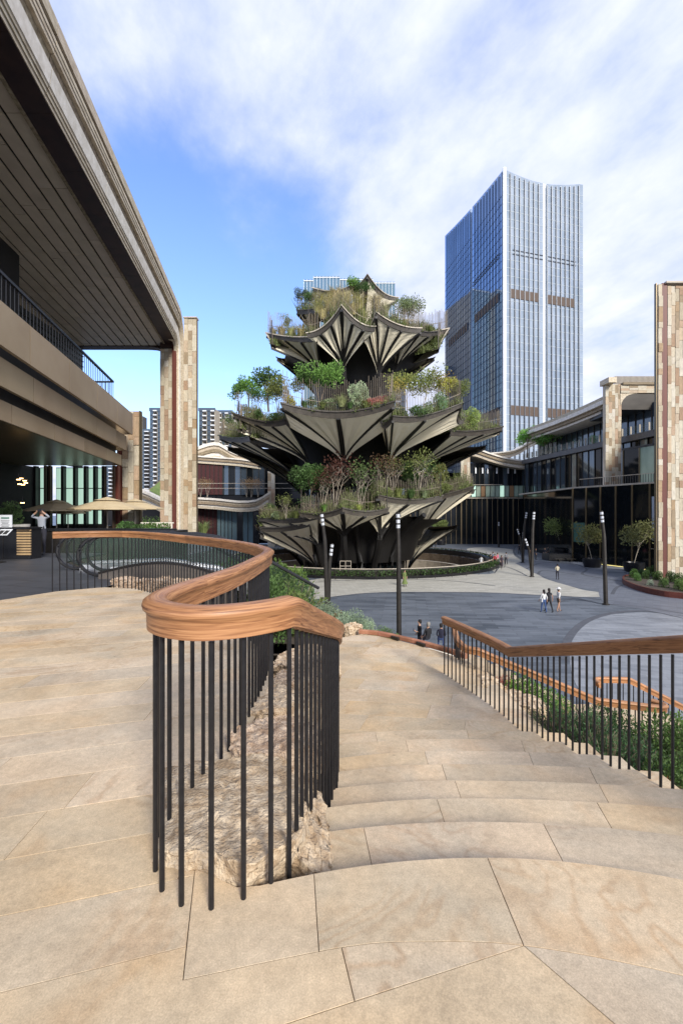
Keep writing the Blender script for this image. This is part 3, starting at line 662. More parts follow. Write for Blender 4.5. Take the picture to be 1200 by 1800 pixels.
# ------------------------------------------------------------------ boulders
def rock(loc, dims, rz, seed, label, tilt=(0, 0), cut=.18, m=ROCKM, group=None):
    bm = bmesh.new(); bmesh.ops.create_cube(bm, size=1)
    bmesh.ops.subdivide_edges(bm, edges=bm.edges[:], cuts=22, use_grid_fill=True)
    rg = random.Random(seed); so_ = Vector((rg.uniform(0, 99), rg.uniform(0, 99), rg.uniform(0, 99)))
    pl = []
    for k in range(9):
        a = rg.uniform(0, 6.28); pl.append((Vector((math.cos(a), math.sin(a), rg.uniform(-.15, .12))).normalized(), rg.uniform(.42, .54)))
    for k in range(4):
        a = rg.uniform(0, 6.28); pl.append((Vector((math.cos(a)*.22, math.sin(a)*.22, 1)).normalized(), rg.uniform(.40, .47)))
    for v in bm.verts:
        p = v.co.copy()
        for n_, d_ in pl:
            e = p.dot(n_)-d_
            if e > 0: p -= n_*e*.95
        q = Vector((p.x*dims[0], p.y*dims[1], p.z*dims[2]))
        f = 1.6/max(dims[0], .3)
        q += noise.noise_vector(q*f*1.6+so_)*cut*.18*min(dims)+noise.noise_vector(q*f*6+so_)*cut*.16*min(dims)+noise.noise_vector(q*f*16+so_)*cut*.14*min(dims)
        v.co = q
    me = bpy.data.meshes.new('boulder'); bm.to_mesh(me); bm.free(); me.materials.append(m); me.shade_smooth(); me.set_sharp_from_angle(angle=R(16))
    o = bpy.data.objects.new('boulder', me); COL.objects.link(o); o.location = loc; o.rotation_euler = (tilt[0], tilt[1], rz); tag(o, label, 'boulder', group); return o
BG = 'sandstone boulders between the two railings'
rock((-.54, 2.27, -.045), (.70, .92, .30), R(18), 4, 'largest rough sandstone boulder at the hairpin of the railing', (R(-2), R(2)), .35, group=BG)
rock((-.27, 2.42, -.27), (.30, .95, .56), R(12), 9, 'steep broken boulder side wedged against the stair rods', (0, R(16)), .4, group=BG)
rock((-.43, 3.02, -.06), (.60, .66, .32), R(-6), 12, 'flat sandstone boulder with dark front edge, second from the hairpin', (R(-7), R(-2)), .4, group=BG)
rock((-.44, 3.66, -.10), (.56, .70, .32), R(6), 15, 'third flat boulder from the hairpin, with a small notched corner', (R(-9), R(-3)), .4, group=BG)
rock((-.42, 4.38, -.22), (.56, .80, .40), R(-5), 18, 'fourth boulder from the hairpin, stepping down between the rods', (R(-10), R(-2)), .4, group=BG)
rock((-.42, 5.2, -.42), (.7, .95, .5), R(5), 22, 'fifth boulder from the hairpin, half hidden by grouped rods', (R(-10), R(-3)), .4, group=BG)
rock((-.5, 6.7, -.8), (.9, 1.1, .6), R(5), 25, 'farthest boulder of the row beside the stair landing', (0, 0), .4, group=BG)
RG2 = 'flat boulders edging the planted bed'
rock((2.28, 7.45, -1.34), (.62, .85, .34), R(20), 31, 'flat boulder ledge at the foot of the outer railing, farthest one', (0, 0), .5, group=RG2)
rock((2.62, 6.85, -1.42), (.72, .8, .34), R(38), 33, 'wavy flat boulder ledge in the middle below red flowers', (0, 0), .5, group=RG2)
rock((2.85, 6.25, -1.60), (.6, .75, .36), R(20), 35, 'flat boulder next to the dark green rosemary', (0, 0), .5, group=RG2)
rock((5.0, 6.9, -2.45), (.9, .7, .6), R(50), 37, 'pale boulder showing among shrubs by the lower stairs', (0, 0), .6, group=RG2)
for k, (x, y, l) in enumerate([(-4.55, 9.75, 'small flat rock under the curved grey wall, left end'), (-4.0, 9.8, 'small flat rock in the middle under the curved grey wall'), (-3.4, 9.5, 'small flat rock at the far end under the curved grey wall')]):
    rock((x, y, -.02), (.7, .45, .3), R(10*k), 41+k, l, (0, 0), .6, group='rocks below the curved grey wall')
rock((.25, 10.55, -1.2), (.45, .35, .3), R(30), 51, 'small rock closing the end of the red kerb', (0, 0), .6)

# ------------------------------------------------------------------ shrubs by the stairs
DG = (.045, .085, .03); MG = (.06, .10, .03); YG = (.13, .17, .04); GG = (.16, .20, .15); RU = (.20, .095, .04); OL = (.09, .10, .04)
rgq = random.Random(8)
for k, (x, y, s_) in enumerate([(2.78, 5.9, 1.0), (3.05, 5.6, 1.05), (3.0, 5.15, .95), (3.3, 6.1, 1.0), (3.5, 5.5, .95), (3.3, 5.0, .9)]):
    z = -1.05-.11*(y-2.5)-.25*(x-2.5)
    plant(PN_A, (x, y, z-.05), s_*1.05, (.042, .085, .04), ['dark green rosemary bush touching the flat boulder', 'dark rosemary bush behind the first one', 'dark rosemary bush by the stair edge', 'rosemary bush at the back below the lower rail', 'rosemary bush in the middle of the bed', 'low rosemary next to brownish shrubs'][k], 'rosemary_bush', 'shrub', group='rosemary bushes in the bed')
for k, (x, y, s_, c, pr) in enumerate([(3.05, 4.35, .75, RU, PN_A), (2.85, 3.95, .62, RU, PB_N), (3.25, 3.9, .8, OL, PB_N), (2.75, 3.55, .5, MG, PB_N), (3.5, 4.7, .8, MG, PB_N), (3.0, 3.3, .62, (.10, .05, .03), PB_N), (3.9, 5.2, .9, DG, PN_A), (3.55, 4.1, .8, (.05, .09, .03), PN_A), (3.2, 3.3, .8, RU, PN_A), (4.3, 5.9, 1.1, MG, PB_N), (4.9, 6.6, 1.1, (.08, .14, .04), PN_A), (4.2, 4.8, 1.0, (.07, .14, .03), PB_N), (5.4, 7.0, 1.0, (.09, .15, .04), PB_N), (3.9, 6.6, .8, DG, PB_N), (5.2, 6.2, 1.2, (.06, .11, .03), PN_A)]):
    z = -1.05-.11*(y-2.5)-.25*(x-2.5)
    plant(pr, (x, y, z-.05), s_, c, ['rust coloured shrub behind the outer stair rods', 'low reddish brown shrub at the stair edge', 'olive brown shrub in the bed', 'small green shrub touching the stair edge', 'green leafy shrub behind the rust coloured one', 'dark red low shrub by the lowest rods', 'dark green shrub under the lower rail', 'upright green shrub behind the olive one', 'rust coloured shrub nearest the picture edge', 'green shrub in front of the pale boulder', 'feathery green shrub behind the pale boulder', 'bright green shrub at the picture edge', 'bright green shrub by the curled rail end', 'dark low shrub beside the sandy steps', 'tall soft green shrub beyond the bed'][k])
for k, (x, y, z, s_, c, pr) in enumerate([(3.0, 7.45, -1.75, .8, (.08, .16, .03), PB_N), (2.75, 7.8, -1.7, .55, (.30, .09, .07), PB_N), (3.35, 7.3, -1.85, .7, (.07, .14, .03), PB_N), (2.55, 8.0, -1.7, .5, (.32, .26, .12), PB_N), (3.6, 7.55, -2.0, .5, (.32, .24, .16), PB_N)]):
    plant(pr, (x, y, z), s_, c, ['leafy green plant among the flat boulders', 'small red flowering plant above the boulder ledge', 'green plant next to the rosemary', 'small plant with pale yellow flowers near the railing', 'pale pink flowering plant under the lower rail'][k], 'flowering_plant', 'plant')
for k, (u, v, Y, s_, c, pr, l) in enumerate([(598, 1112, 11.0, .75, (.20, .25, .20), PB_N, 'silvery grey lavender bush beyond the landing'), (618, 1103, 11.9, .85, (.19, .24, .18), PB_N, 'silvery bush next to the rail end'), (640, 1105, 12.3, .65, (.22, .27, .20), PB_N, 'low silvery plant in the middle of the bed'),
      (597, 1088, 12.6, .75, (.17, .12, .05), PN_A, 'upright rusty brown grass like shrub'), (658, 1112, 11.6, .5, (.05, .11, .03), PN_A, 'small dark green conifer shaped plant'), (676, 1116, 11.4, .55, (.10, .15, .07), PB_N, 'low green plant by the red kerb'), (690, 1119, 11.0, .4, (.11, .17, .06), PB_N, 'last low plant before the tall lamp post'),
      (575, 1090, 12.5, .9, (.16, .2, .15), PB_N, 'grey green bush behind the timber rail')]):
    p = W3(u, v, Y); plant(pr, (p.x, p.y, p.z-.25), s_*1.15, c, l)
# bushes and grasses under the railing on the terrace slope
for k, (u, v, Y, s_, c, l) in enumerate([(500, 1062, 13, 1.0, (.07, .11, .03), 'tall glossy green shrub left of the plaza band'), (480, 1075, 11, .8, (.05, .09, .03), 'green shrub against the timber rail bend'), (512, 1090, 12, .7, (.09, .12, .04), 'low green shrub below the tall glossy one')]):
    p = W3(u, v, Y); plant(PB_M, (p.x, p.y, p.z-.5), s_, c, l)
p = W3(505, 1080, 13); plant(PN_A, (p.x, p.y, p.z-.6), 3.2, (.10, .14, .04), 'tall shrub with yellow green shoots behind the timber rail')
# ------------------------------------------------------------------ the leaf tower
tower = thing('leaf_tower', 'huge tiered tower of fan shaped cream canopies with dark ribs and planted decks', 'tower', (TX-.6, TY, -9.5))
AX = Vector((2.1, 68.0))
def rimp(u, v, Rr, back=False):
    """point on a cylinder of radius Rr round the tower axis seen at (u, v)"""
    k = (u-600)/F; a = k*k+1; b = -2*(k*AX.x+AX.y); c = AX.x**2+AX.y**2-Rr*Rr; D = b*b-4*a*c
    Y = (-b-math.sqrt(max(D, 0)))/(2*a) if not back else (-b+math.sqrt(max(D, 0)))/(2*a)
    return W3(u, v, Y)
FR = []; rgf = random.Random(55)
def petal(base, corners, sag, nseg=14, rows=12, flare=1.55, trimh=.5, pleat=.24, ribs=None, screen=0, deck=None, name='canopy', ribw=.31, lift=.92, stalk=None, pale_cap=None):
    B = Vector(base); rim = []; isrib = []
    for a, b in zip(corners, corners[1:]):
        for k in range(nseg):
            t = k/nseg; p = Vector(a).lerp(Vector(b), t); s_ = 4*t*(1-t); p.z -= sag*s_; c = Vector((AX.x, AX.y, p.z)); inward = (c-p); inward.z = 0
            p += inward.normalized()*s_*sag*1.2; rim.append(p)
    rim.append(Vector(corners[-1])); n = len(rim)
    hw = sum((r-B).xy.length for r in rim)/n
    def surf(j, t, off=0.0):
        r = rim[j]; d = r-B; h = t**flare; zz_ = 1-(1-t)**(1/lift); z_ = t**lift
        p = B+Vector((d.x*h, d.y*h, d.z*z_))
        if off:
            dn = Vector((d.x, d.y, -d.z*.9-1e-3)); 
            dn = Vector((d.x, d.y, 0)).normalized()*.6+Vector((0, 0, -.8)); p += dn*off*(min(1, t*1.6))
        return p
    mb = MB(); rows_i = []
    for i in range(rows+1):
        t = .02+.98*i/rows
        rows_i.append(mb.pts([surf(j, t, (pleat*1.3 if j % 2 else 0)*t*(1-t**5)) for j in range(n)]))
    for i in range(rows):
        for j in range(n-1): mb.face((rows_i[i][j], rows_i[i][j+1], rows_i[i+1][j+1], rows_i[i+1][j]))
    c = mb.build(name, PETAL, tower, recalc=False); c.data.materials.clear(); c.data.materials.append(PETAL)
    ribs = ribs if ribs is not None else [k*(n-1)//4 for k in range(5)]
    for j in ribs:
        j = min(max(j, 0), n-1); pts_ = [surf(j, .02+.98*i/rows, (pleat*1.3 if j % 2 else 0)*(.02+.98*i/rows)*(1-(.02+.98*i/rows)**5)+.20) for i in range(rows+1)]
        r = MB(); jj = min(j+1, n-1) if j == 0 else j-1; sd = (rim[min(j+1, n-1)]-rim[max(j-1, 0)]); sd.z = 0; sd.normalize(); prev = None
        for i, p in enumerate(pts_):
            w = (ribw*1.3 if j == (n-1)//2 else ribw)*(.75+.25*math.sin(math.pi*i/rows))*.5; q = r.pts([p-sd*w, p+sd*w, p+sd*w+Vector((0, 0, .25)), p-sd*w+Vector((0, 0, .25))])
            if prev:
                for a in range(4): r.face((prev[a], prev[(a+1) % 4], q[(a+1) % 4], q[a]))
            prev = q
        r.face(prev); o = r.build('rib', RIBM, c)
    if stalk:
        f_ = Vector((AX.x, AX.y, B.z-stalk[1])); dd = Vector((B.x-AX.x, B.y-AX.y, 0)); f_ += dd.normalized()*stalk[0]
        sp_ = [B.lerp(f_, q/6)+dd.normalized()*(-stalk[2] if len(stalk) > 2 else 0)*math.sin(math.pi*q/6) for q in range(7)]; sp_[0] += Vector((0, 0, .6)); MB().tube(sp_, [.42]*7, 6).build('stalk', RIBM, tower, smooth=True)
    # rim band: fascia with a darker lower half
    t1 = MB(); prev = None
    for j, p in enumerate(rim):
        o = Vector((p.x-B.x, p.y-B.y, 0)).normalized() if (p-B).xy.length > .1 else Vector((0, -1, 0))
        q = t1.pts([p-o*.5+Vector((0, 0, -.02)), p+o*.12+Vector((0, 0, -.02)), p+o*.25+Vector((0, 0, trimh)), p-o*.4+Vector((0, 0, trimh))])
        if prev:
            for a in range(4): t1.face((prev[a], prev[(a+1) % 4], q[(a+1) % 4], q[a]))
        prev = q
    t1.build('rim', TRIM, c)
    t2 = MB(); prev = None
    for j, p in enumerate(rim):
        o = Vector((p.x-B.x, p.y-B.y, 0)).normalized() if (p-B).xy.length > .1 else Vector((0, -1, 0))
        q = t2.pts([p+o*.24+Vector((0, 0, trimh*.98)), p+o*.38+Vector((0, 0, trimh*.98)), p+o*.38+Vector((0, 0, trimh*1.25)), p+o*.2+Vector((0, 0, trimh*1.25))])
        if prev:
            for a in range(4): t2.face((prev[a], prev[(a+1) % 4], q[(a+1) % 4], q[a]))
        prev = q
    t2.build('capping', TRIM if not pale_cap else TRIML, c)  # capping takes the pale trim colour on chosen canopies
    if screen:
        s_ = MB(); rg = random.Random(int(abs(B.x)*100)); full = []
        for a, b in zip(rim, rim[1:]):
            m_ = max(1, int((b-a).length/.21))
            for k in range(m_): full.append(a.lerp(b, k/m_))
        for p in full:
            h = screen*rg.uniform(.8, 1.08); p2 = p+Vector((0, 0, trimh)); s_.tube([p2, p2+Vector((0, 0, h))], .026, 3, cap=False)
        s_.tube([p+Vector((0, 0, trimh+1.1)) for p in rim], .03, 3)
        so_ = s_.build('wire_screen', RODM, c, recalc=False); so_['kind'] = 'stuff'
        for p in (rim[0], rim[-1]):
            bx('post', DARKM, c, (p.x, p.y, p.z+screen*.55+trimh), (.08, .08, screen*1.1))
    if screen:
        for a_, b_ in zip(rim, rim[1:]):
            for q_ in range(int((b_-a_).length*330)):
                FR.append((a_.lerp(b_, rgf.random()), B))
    if deck is not None:
        dm = MB(); cc_ = Vector(deck); idx = dm.pts([p+Vector((0, 0, trimh*.8)) for p in rim]); ci = dm.pts([cc_])[0]
        for a, b in zip(idx, idx[1:]): dm.face((a, b, ci))
        dm.build('deck', SOIL, tower)
    return rim

def cyl(prof, m, name, n=40): return MB().lathe(prof, (AX.x, AX.y, 0), n).build(name, m, tower, smooth=True)
cyl([(7.2, -9.4), (7.4, 2), (7.4, 4.2), (6.6, 4.3), (6.4, 12), (5.0, 22), (4.4, 23), (4.2, 31), (.01, 31)], BLKGLASS, 'core')
# vertical fins on the core
fin = MB()
for k in range(44):
    a = 2*math.pi*k/44; fin.tube([(AX.x+7.5*math.cos(a), AX.y+7.5*math.sin(a), -9.3), (AX.x+7.5*math.cos(a), AX.y+7.5*math.sin(a), 4.2)], .09, 4)
    fin.tube([(AX.x+6.75*math.cos(a), AX.y+6.75*math.sin(a), 4.2), (AX.x+6.5*math.cos(a), AX.y+6.5*math.sin(a), 12), (AX.x+5.05*math.cos(a), AX.y+5.05*math.sin(a), 22)], .08, 4)
    fin.tube([(AX.x+4.5*math.cos(a), AX.y+4.5*math.sin(a), 23), (AX.x+4.3*math.cos(a), AX.y+4.3*math.sin(a), 31)], .07, 4)
fin.build('fin', DARKM, tower)
# discs that close each tier
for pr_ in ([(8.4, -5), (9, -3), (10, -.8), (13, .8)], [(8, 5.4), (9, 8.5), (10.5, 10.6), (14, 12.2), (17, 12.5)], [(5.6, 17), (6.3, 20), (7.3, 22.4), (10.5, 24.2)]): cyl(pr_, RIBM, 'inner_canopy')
for r, z in ((13.2, 1.1), (17.0, 12.6), (11.0, 24.3), (5.6, 30.4)):
    MB().lathe([(.01, z), (r*.8, z), (r*.8, z-.4), (.01, z-.4)], (AX.x, AX.y, 0), 40).build('deck', SOIL, tower)
def bs(u, v, Rr): return rimp(u, v, Rr)
ctr = lambda z: (AX.x, AX.y, z)
# --- top crown
petal(bs(600, 575, 4.3), [bs(552, 510, 7), bs(617, 507, 7.2)], .45, nseg=16, screen=0, trimh=.35, pale_cap=1, pleat=.15, ribs=[0, 16])
petal(bs(640, 580, 4.3), [bs(616, 507, 7.2), bs(645, 489, 7.5), bs(697, 528, 7.0)], .5, nseg=10, screen=0, trimh=.4, pale_cap=1, pleat=.15, ribs=[0, 10, 20])
petal(bs(560, 600, 4.0), [bs(523, 552, 9.5), bs(562, 546, 9.5)], .15, nseg=10, screen=2.3, trimh=.4, deck=ctr(28), pleat=.2)
# --- upper tier
def ring_extra(z, Rr, angs, zb, rb, sag, screen, half):
    for a in angs:      # canopies round the back, in shadow
        c = [Vector((AX.x+Rr*math.sin(R(a+h)), AX.y-Rr*math.cos(R(a+h)), z)) for h in (-half, half)]
        b = Vector((AX.x+rb*math.sin(R(a)), AX.y-rb*math.cos(R(a)), zb)); petal(b, c, sag, nseg=12, rows=8, screen=screen, deck=ctr(z), trimh=.4)
ring_extra(24.3, 11.5, (118, 180, 242), 16.5, 5, .5, 0, 30)
petal(bs(563, 660, 7), [bs(478, 612, 13.8, ), bs(471, 592, 13.7), bs(557, 600, 12.6)], .25, nseg=12, screen=2.9, deck=ctr(25), pale_cap=1, ribs=[0, 12, 16, 20, 24])
petal(bs(718, 640, 7), [bs(700, 588, 12.4), bs(786, 585, 13.7), bs(770, 620, 13.8)], .4, nseg=12, screen=2.9, deck=ctr(25), pale_cap=1, ribs=[2, 6, 9, 12, 16])
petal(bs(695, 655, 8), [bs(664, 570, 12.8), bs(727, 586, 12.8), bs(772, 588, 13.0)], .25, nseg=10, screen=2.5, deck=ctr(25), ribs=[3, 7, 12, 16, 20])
petal(bs(664, 665, 9.2), [bs(640, 600, 12.4), bs(661, 558, 14), bs(737, 585, 13.6)], .38, nseg=10, screen=2.9, deck=ctr(25.8), pale_cap=1, ribs=[5, 10, 13, 16, 20], stalk=(6.2, 5), trimh=.5)
petal(bs(603, 655, 9.5), [bs(542, 594, 13.4), bs(600, 546, 14.4), bs(657, 583, 13.6)], .5, nseg=12, screen=3.1, deck=ctr(26), pale_cap=1, ribs=[4, 8, 12, 16, 20], stalk=(6.2, 5), trimh=.5, ribw=.42)
# --- middle tier
ring_extra(10.8, 18.5, (105, 150, 205, 252), 2.5, 7.5, .6, 0, 24)
petal(bs(520, 845, 8), [bs(392, 765, 18.9), bs(388, 772, 19), bs(440, 775, 18.0)], .3, nseg=12, screen=2.2, deck=ctr(12), ribs=[12, 16, 20, 24], rows=12)
petal(bs(728, 835, 8), [bs(790, 765, 17.5), bs(880, 757, 18.9), bs(876, 764, 19.2)], .3, nseg=12, screen=2.6, deck=ctr(12), ribs=[0, 4, 8, 12], rows=12)
petal(bs(543, 824, 10.5), [bs(420, 760, 19.2), bs(413, 734, 19.4), bs(506, 745, 18.0)], .55, nseg=12, screen=3.0, deck=ctr(13), ribs=[6, 12, 16, 20, 24], lift=.85, stalk=(7, 5))
petal(bs(683, 822, 11), [bs(668, 745, 18.2), bs(690, 741, 19.6), bs(809, 716, 19.6), bs(812, 745, 18.9)], .55, nseg=10, screen=3.2, deck=ctr(13), ribs=[5, 10, 15, 20], lift=.85, stalk=(7, 5))
petal(bs(604, 820, 11.5), [bs(503, 745, 18.0), bs(497, 719, 20.3), bs(690, 717, 20.3), bs(686, 745, 18.0)], .85, nseg=12, screen=3.4, deck=ctr(13.4), ribs=[12, 18, 24], lift=.85, ribw=.46, trimh=.6, stalk=(7, 5))
# --- lowest tier
ring_extra(-.6, 14.5, (100, 150, 210, 255), -8, 8, .5, 0, 24)
petal(bs(553, 1000, 8.2), [bs(460, 945, 14.6), bs(459, 934, 14.8), bs(545, 925, 14)], .3, nseg=10, ribs=[0, 10, 14, 20])
petal(bs(560, 965, 11.5), [bs(459, 930, 14.9), bs(456, 915, 15.2), bs(560, 912, 15.6)], .45, nseg=12, screen=1.6, deck=ctr(.8), ribs=[6, 12, 18, 24], lift=.75, stalk=(9, 6, .5))
petal(bs(735, 960, 8.2), [bs(735, 886, 14.8), bs(829, 861, 15.6), bs(831, 868, 15.8)], .2, nseg=12, screen=1.8, deck=ctr(2), ribs=[0, 6, 12])
petal(bs(667, 955, 12), [bs(640, 905, 14.0), bs(664, 878, 16.4), bs(774, 879, 16.2)], .5, nseg=12, screen=2.6, deck=ctr(2.2), ribs=[8, 12, 18, 24], lift=.72, ribw=.46, stalk=(9, 6, .8))
petal(bs(604, 950, 12), [bs(530, 908, 15.6), bs(602, 901, 17), bs(680, 901, 16.2)], .4, nseg=12, screen=2.4, deck=ctr(1.4), ribs=[0, 6, 12, 18, 24], lift=.72, ribw=.46, stalk=(9, 6.5, .3))
# outer curved stalks of the foot
for u0, u1 in ((700, 655), (745, 690), (520, 575), (480, 560), (625, 640), (585, 590)):
    a = bs(u0, 905, 14.5); b = bs(u1, 1010, 9.6); mb = MB()
    mb.tube([a.lerp(b, t)+Vector((0, 0, -2.6*math.sin(math.pi*t)*0))+(Vector((AX.x, AX.y, 0))-Vector((b.x, b.y, 0))).normalized()*(2.6*math.sin(math.pi*t)) for t in [k/10 for k in range(11)]], [.35-.012*k for k in range(11)], 6).build('stalk', RIBM, tower, smooth=True)
# white notice frame at the ring
p = W3(607, 995, 50.5); t = thing('barrier_frame', 'small white metal frame standing by the ring parapet', 'barrier', (p.x, p.y, -4.9)); mb = MB()
for dx in (-.6, 0, .6): mb.bar((p.x+dx, p.y, -4.9), (p.x+dx, p.y, -3.75), .05)
for z in (-3.75, -4.3): mb.bar((p.x-.6, p.y, z), (p.x+.6, p.y, z), .05)
mb.build('frame', TRIML, t)

# ------------------------------------------------------------------ plants on the tiers
GR = ['light green', 'dark green', 'olive', 'fresh green', 'grey green']
gcol = [(.12, .21, .06), (.055, .10, .035), (.13, .15, .055), (.13, .24, .06), (.16, .20, .12)]
TS = .80
def tierplants(lst, tier):
    for k, (u, v, Rr, pr, sc, ci, extra) in enumerate(lst):
        p = bs(u, v, Rr); c = gcol[ci] if isinstance(ci, int) else ci; sc *= {'tree': TS}.get({PT_A: 'tree', PT_B: 'tree', PT_D: 'tree'}.get(pr), 1)*(.78 if pr is PT_C else 1); nm = {PT_A: 'tree', PT_B: 'tree', PT_C: 'tree', PT_D: 'tree'}.get(pr, 'shrub')
        if pr in (PG_A, PG_B): nm = 'grass_clump'
        plant(pr, (p.x, p.y, p.z), sc, c, extra+' '+tier)
T2 = 'on the middle tier'
tierplants([
 (404, 752, 17.5, PB_A, 1.3, 4, 'small bush at the lowest left edge'),
 (418, 722, 17.0, PT_A, 1.05, 0, 'light green tree at the outermost left corner'),
 (438, 722, 16.5, PT_A, 1.15, 3, 'bright leafy tree second from the left'),
 (455, 726, 15.5, PT_D, .95, 0, 'airy tree third from the left'),
 (472, 722, 16.5, PT_A, 1.35, 1, 'tall green tree with the fullest crown on the left'),
 (489, 728, 16.0, PT_D, 1.15, 2, 'rounded tree left of the front canopy corner'),
 (430, 728, 18.0, PB_A, .9, 4, 'low shrub under the leftmost trees'), (455, 733, 18.0, PB_A, .7, 1, 'dark low shrub under the left trees'), (482, 737, 18, PB_B, .8, 1, 'spreading shrub left of the front canopy'),
 (511, 712, 18.6, PB_A, .8, (.34, .30, .05), 'yellow green shrub at the left end of the front canopy'),
 (530, 712, 17.0, PT_A, 1.0, 1, 'small dark tree behind the yellow shrub'),
 (562, 712, 16.5, PT_D, 1.35, 3, 'big fresh green tree over the front canopy'),
 (548, 714, 18.2, PB_A, .8, 1, 'green shrub left of centre behind the wires'), (580, 714, 18.2, PB_B, .9, 4, 'grey green shrub in the centre behind the wires'),
 (600, 716, 18.4, PG_A, 1.7, (.20, .22, .12), 'tall feathery grass in the centre'),
 (628, 714, 17.8, PB_M, 1.5, (.26, .31, .22), 'silvery olive bush right of centre'),
 (650, 714, 18.4, PB_B, .8, (.42, .14, .14), 'pink flowering bush'), (664, 713, 18.6, PB_A, .75, (.46, .17, .17), 'red pink flowering bush next to the canopy corner'),
 (676, 713, 18.3, PB_A, .8, (.32, .12, .12), 'dusky pink flowering bush at the right corner'),
 (615, 718, 18.9, PG_A, 1.0, 1, 'dark grass tuft in front of the silvery bush'), (642, 716, 19, PG_A, 1.0, 2, 'olive grass tuft beside the pink bush'), (535, 717, 19, PG_A, 1.0, 1, 'dark grass tuft left on the front canopy'), (567, 718, 19, PG_A, 1.0, 2, 'olive grass tuft below the big tree'),
 (694, 728, 17.8, PT_C, 1.2, (.25, .20, .05), 'yellowing slim tree right of the canopy corner'),
 (716, 724, 17.2, PT_B, 1.2, (.17, .18, .06), 'open branched tree with pale stems'),
 (742, 722, 17.2, PT_B, 1.25, 2, 'open olive tree in the middle of the right canopy'),
 (768, 718, 17.4, PT_C, 1.3, (.26, .18, .06), 'thin autumn coloured tree'),
 (786, 716, 18.0, PT_A, .95, (.28, .27, .06), 'yellow green tree near the right corner'), (800, 716, 18.2, PT_D, .85, 2, 'olive tree at the right corner'),
 (776, 720, 18.6, PB_M, 1.15, (.17, .25, .14), 'bluish green round bush near the right corner'),
 (705, 733, 18.4, PB_A, .9, 1, 'dark shrub right of the canopy corner'), (730, 730, 18.6, PB_B, 1.0, 1, 'dark low shrub under the open trees'), (752, 726, 18.6, PB_A, .9, 4, 'grey green shrub under the olive tree'),
 (826, 752, 17.6, PB_M, 1.45, (.20, .26, .09), 'big round soft bush on the far right canopy'), (846, 755, 17.8, PB_A, 1.0, 2, 'olive shrub second from the far right'), (862, 757, 18.2, PB_A, .7, 1, 'dark shrub third from the far right'), (873, 757, 18.4, PG_A, .7, 2, 'grass tuft at the far right tip'),
], T2)
T1 = 'on the upper tier'
WH = (.34, .29, .16)
tierplants([
 (480, 590, 12.8, PG_A, 1.3, WH, 'dry grass at the left tip'), (495, 590, 12.4, PG_A, 1.6, WH, 'dry grass second from the left tip'), (512, 592, 12.0, PG_A, 1.8, (.28, .28, .13), 'pale green grass third from the left tip'), (530, 593, 12.0, PG_A, 1.9, WH, 'wheat coloured grass left of the peak'),
 (548, 592, 12.0, PG_A, 1.7, (.24, .25, .11), 'greenish grass beside the front peak'), (505, 572, 10.8, PB_A, .8, 1, 'dark shrub behind the left grasses'), (500, 582, 10.6, PT_C, .75, 2, 'thin bare tree on the left'),
 (568, 562, 12.4, PG_A, 1.9, WH, 'wheat coloured grass on the left slope of the peak'), (585, 552, 12.4, PG_A, 2.1, WH, 'tall dry grass left of the peak point'), (602, 545, 12.6, PG_A, 2.0, (.30, .28, .13), 'tall grass at the peak point'), (620, 554, 12.4, PG_A, 1.9, WH, 'dry grass right of the peak point'), (638, 564, 12.2, PG_A, 1.8, (.27, .28, .12), 'pale grass on the right slope of the peak'), (578, 545, 10.5, PG_A, 2.4, WH, 'tallest dry grass behind the peak'), (608, 536, 10.2, PG_A, 2.2, WH, 'dry grass high behind the peak'), (560, 552, 10.8, PG_A, 2.0, (.26, .25, .12), 'dry grass behind the left slope'),
 (630, 545, 10.6, PG_A, 2.2, (.30, .28, .13), 'dry grass behind the right slope'), (660, 552, 11.8, PG_A, 1.8, WH, 'dry grass at the second peak'), (675, 556, 12.0, PG_A, 1.9, (.26, .26, .12), 'pale grass right of the second peak'), (692, 568, 12.0, PB_A, .8, 2, 'olive shrub right of the second peak'),
 (706, 574, 11.6, PT_B, 1.0, (.14, .18, .09), 'wispy tree standing alone above the right canopy'), (722, 576, 11.8, PT_B, 1.0, (.15, .17, .10), 'wispy tree at the right end'), (712, 576, 12.4, PG_A, 1.3, WH, 'dry grass under the wispy trees'), (738, 578, 12.4, PG_A, 1.0, (.2, .22, .1), 'short grass right of the wispy trees'), (755, 580, 12.8, PG_A, .8, 2, 'short tuft near the right tip'),
 (535, 540, 8.8, PT_D, .7, (.05, .07, .03), 'dark small tree beside the crown roof'), (545, 545, 8.9, PT_A, .6, 1, 'second dark tree beside the crown roof'), (590, 532, 8.2, PG_A, 2.2, WH, 'dry grass under the crown roof'), (560, 535, 8.4, PG_A, 2.0, (.27, .25, .12), 'dry grass below the left crown roof'), (620, 527, 7.5, PT_A, .75, 3, 'fresh green tree under the crown roof peak'), (640, 528, 7.8, PT_D, .7, 1, 'dark tree under the crown roof peak'), (660, 540, 9.0, PG_A, 1.9, WH, 'dry grass below the right crown roof'),
], T1)
T3 = 'on the lowest tier'
